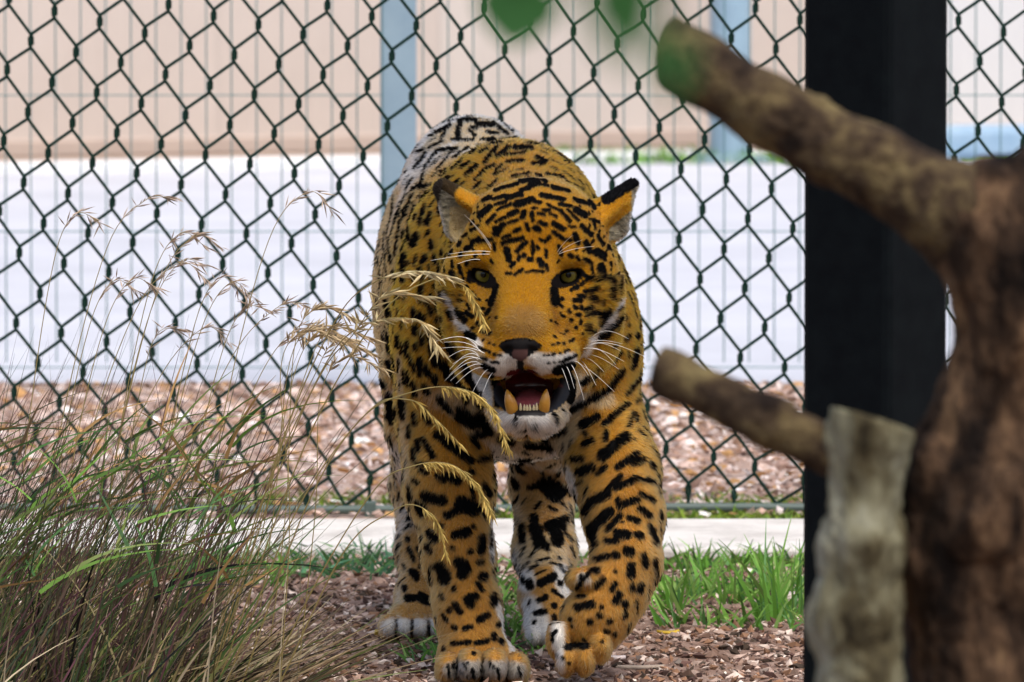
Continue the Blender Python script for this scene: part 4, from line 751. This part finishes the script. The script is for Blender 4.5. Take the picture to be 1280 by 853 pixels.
o = A.build('verge_grass', m_grass); tag(o, 'low yellow green grass strip behind the chain link fence', 'grass', kind='stuff')
# mulch, fallen leaves
m_chip = attr_mat('mulch', 'col', .9, .15)
def flakes(A, base, size, cols, flat=.3, tilt=.5):
    n = len(base); ax = rng.normal(size=(n, 3)); ax[:, 2] *= tilt * .6; ax /= np.linalg.norm(ax, axis=1)[:, None]; nz = rng.normal(size=(n, 3)) * tilt + np.array([0, 0, 1.]); b_ = np.cross(nz, ax); b_ /= np.linalg.norm(b_, axis=1)[:, None]; c_ = np.cross(ax, b_)
    L = size[:, None]; Wd = L * (.3 + .5 * rng.random((n, 1))); H = L * flat * (.4 + .6 * rng.random((n, 1))); q = base
    V_ = np.stack([q + ax * L - c_ * H * .2, q + b_ * Wd, q - ax * L * .9, q - b_ * Wd * .9, q + c_ * H + ax * L * .15, q - c_ * H], 1); i0 = (np.arange(n) * 6)[:, None]
    Fq = np.concatenate([np.stack([i0[:, 0] + a, i0[:, 0] + b, i0[:, 0] + 4, i0[:, 0] + 4], 1) for a, b in ((0, 1), (1, 2), (2, 3), (3, 0))])
    tri = np.concatenate([np.concatenate([i0 + a, i0 + b, i0 + 4], 1) for a, b in ((0, 1), (1, 2), (2, 3), (3, 0))] + [np.concatenate([i0 + b, i0 + a, i0 + 5], 1) for a, b in ((0, 1), (1, 2), (2, 3), (3, 0))])
    A.add(V_.reshape(-1, 3), tri, np.repeat(cols, 6, 0))
A = Acc(); n = 26000; base = np.stack([rng.uniform(-.95, .62, n), 8.35 + 2.42 * rng.random(n), np.zeros(n)], 1); base = on_ground(base); base[:, 2] += .002
flakes(A, base, .003 + .011 * rng.random(n) ** 2.5, pick([(.09, .05, .04), (.18, .11, .08), (.28, .185, .14), (.40, .29, .235), (.55, .45, .38), (.05, .035, .025), (.22, .12, .07)], n), .5, .6)
o = A.build('mulch', m_chip, None, False); tag(o, 'brown bark mulch and soil crumbs under the jaguar', 'mulch', kind='stuff')
A = Acc(); n = 15000; base = np.stack([rng.uniform(-1.35, 1.35, n), 11.35 + 3.25 * rng.random(n) ** 1.0, np.full(n, .012)], 1)
flakes(A, base, .005 + .016 * rng.random(n) ** 2, pick([(.50, .37, .31), (.62, .50, .45), (.36, .24, .19), (.70, .60, .56), (.42, .24, .10), (.26, .16, .11)], n), .25, .5)
o = A.build('fallen_leaves', m_chip, None, False); tag(o, 'pinkish tan dry leaf litter between the fences', 'leaves', kind='stuff')
# single things lying on the soil
def fallen(name, x, y, L, Wd, c, rz, label, cat, thick=.003, curl=.15, rough=.7):
    p = G(x, y); u = np.linspace(-1, 1, 9); m_ = noise_mat(name + '_surface', ((.3, tuple(np.array(c) * .7)), (.7, tuple(np.array(c) * 1.1))), 90, 5, rough, .2, 300); V_ = []
    for s_ in (1, -1):
        for t in u:
            w = Wd * .5 * max(.08, (1 - t * t)) ** .6
            for e in (-1, 0, 1): V_.append([t * L * .5, e * w, curl * L * (t * t * .5 + abs(e) * .12) + (thick if s_ > 0 else 0)])
    F_ = []
    for k in range(8):
        for e in range(2):
            a = k * 3 + e; F_.append([a, a + 3, a + 4, a + 1]); a += 27; F_.append([a, a + 1, a + 4, a + 3])
        F_.append([k * 3, k * 3 + 27, k * 3 + 30, k * 3 + 3]); F_.append([k * 3 + 2, k * 3 + 5, k * 3 + 32, k * 3 + 29])
    F_ += [[0, 1, 28, 27], [1, 2, 29, 28], [24, 51, 52, 25], [25, 52, 53, 26]]
    o = link(name, mesh_np(name, V_, F_), m_); o.location = (p[0], p[1], ground_z(np.array([p]))[0] + .003); o.rotation_euler = (0, 0, math.radians(rz)); tag(o, label, cat); return o
fallen('fallen_leaf', 835, 793, .03, .02, (.55, .36, .03), 10, 'small yellow leaf lying at the edge of the green grass', 'leaf')
fallen('fallen_leaf', 475, 795, .03, .014, (.6, .45, .05), 75, 'yellow leaf standing beside the white hind paw', 'leaf', curl=.4)
fallen('fallen_leaf', 850, 510, .07, .05, (.55, .24, .03), 10, 'orange dry leaf lying behind the chain link fence', 'leaf')
fallen('wood_chip', 768, 819, .03, .022, (.62, .52, .48), 20, 'pale broad wood chip beside the lifted forepaw', 'wood chip', .004, .05)
fallen('stick', 800, 833, .062, .006, (.42, .34, .27), 4, 'short pale stick right of the lifted forepaw', 'stick', .005, .03)
fallen('stick', 300, 800, .16, .007, (.38, .27, .16), 12, 'long thin brown stick lying beside the tussock', 'stick', .005, .02)
fallen('stone', 988, 752, .045, .06, (.55, .47, .42), 40, 'pale flat stone in the grass beside the black post', 'stone', .016, .02)
fallen('stone', 215, 700, .045, .05, (.62, .58, .54), 70, 'white flat stone behind the grass tussock', 'stone', .02, .02)
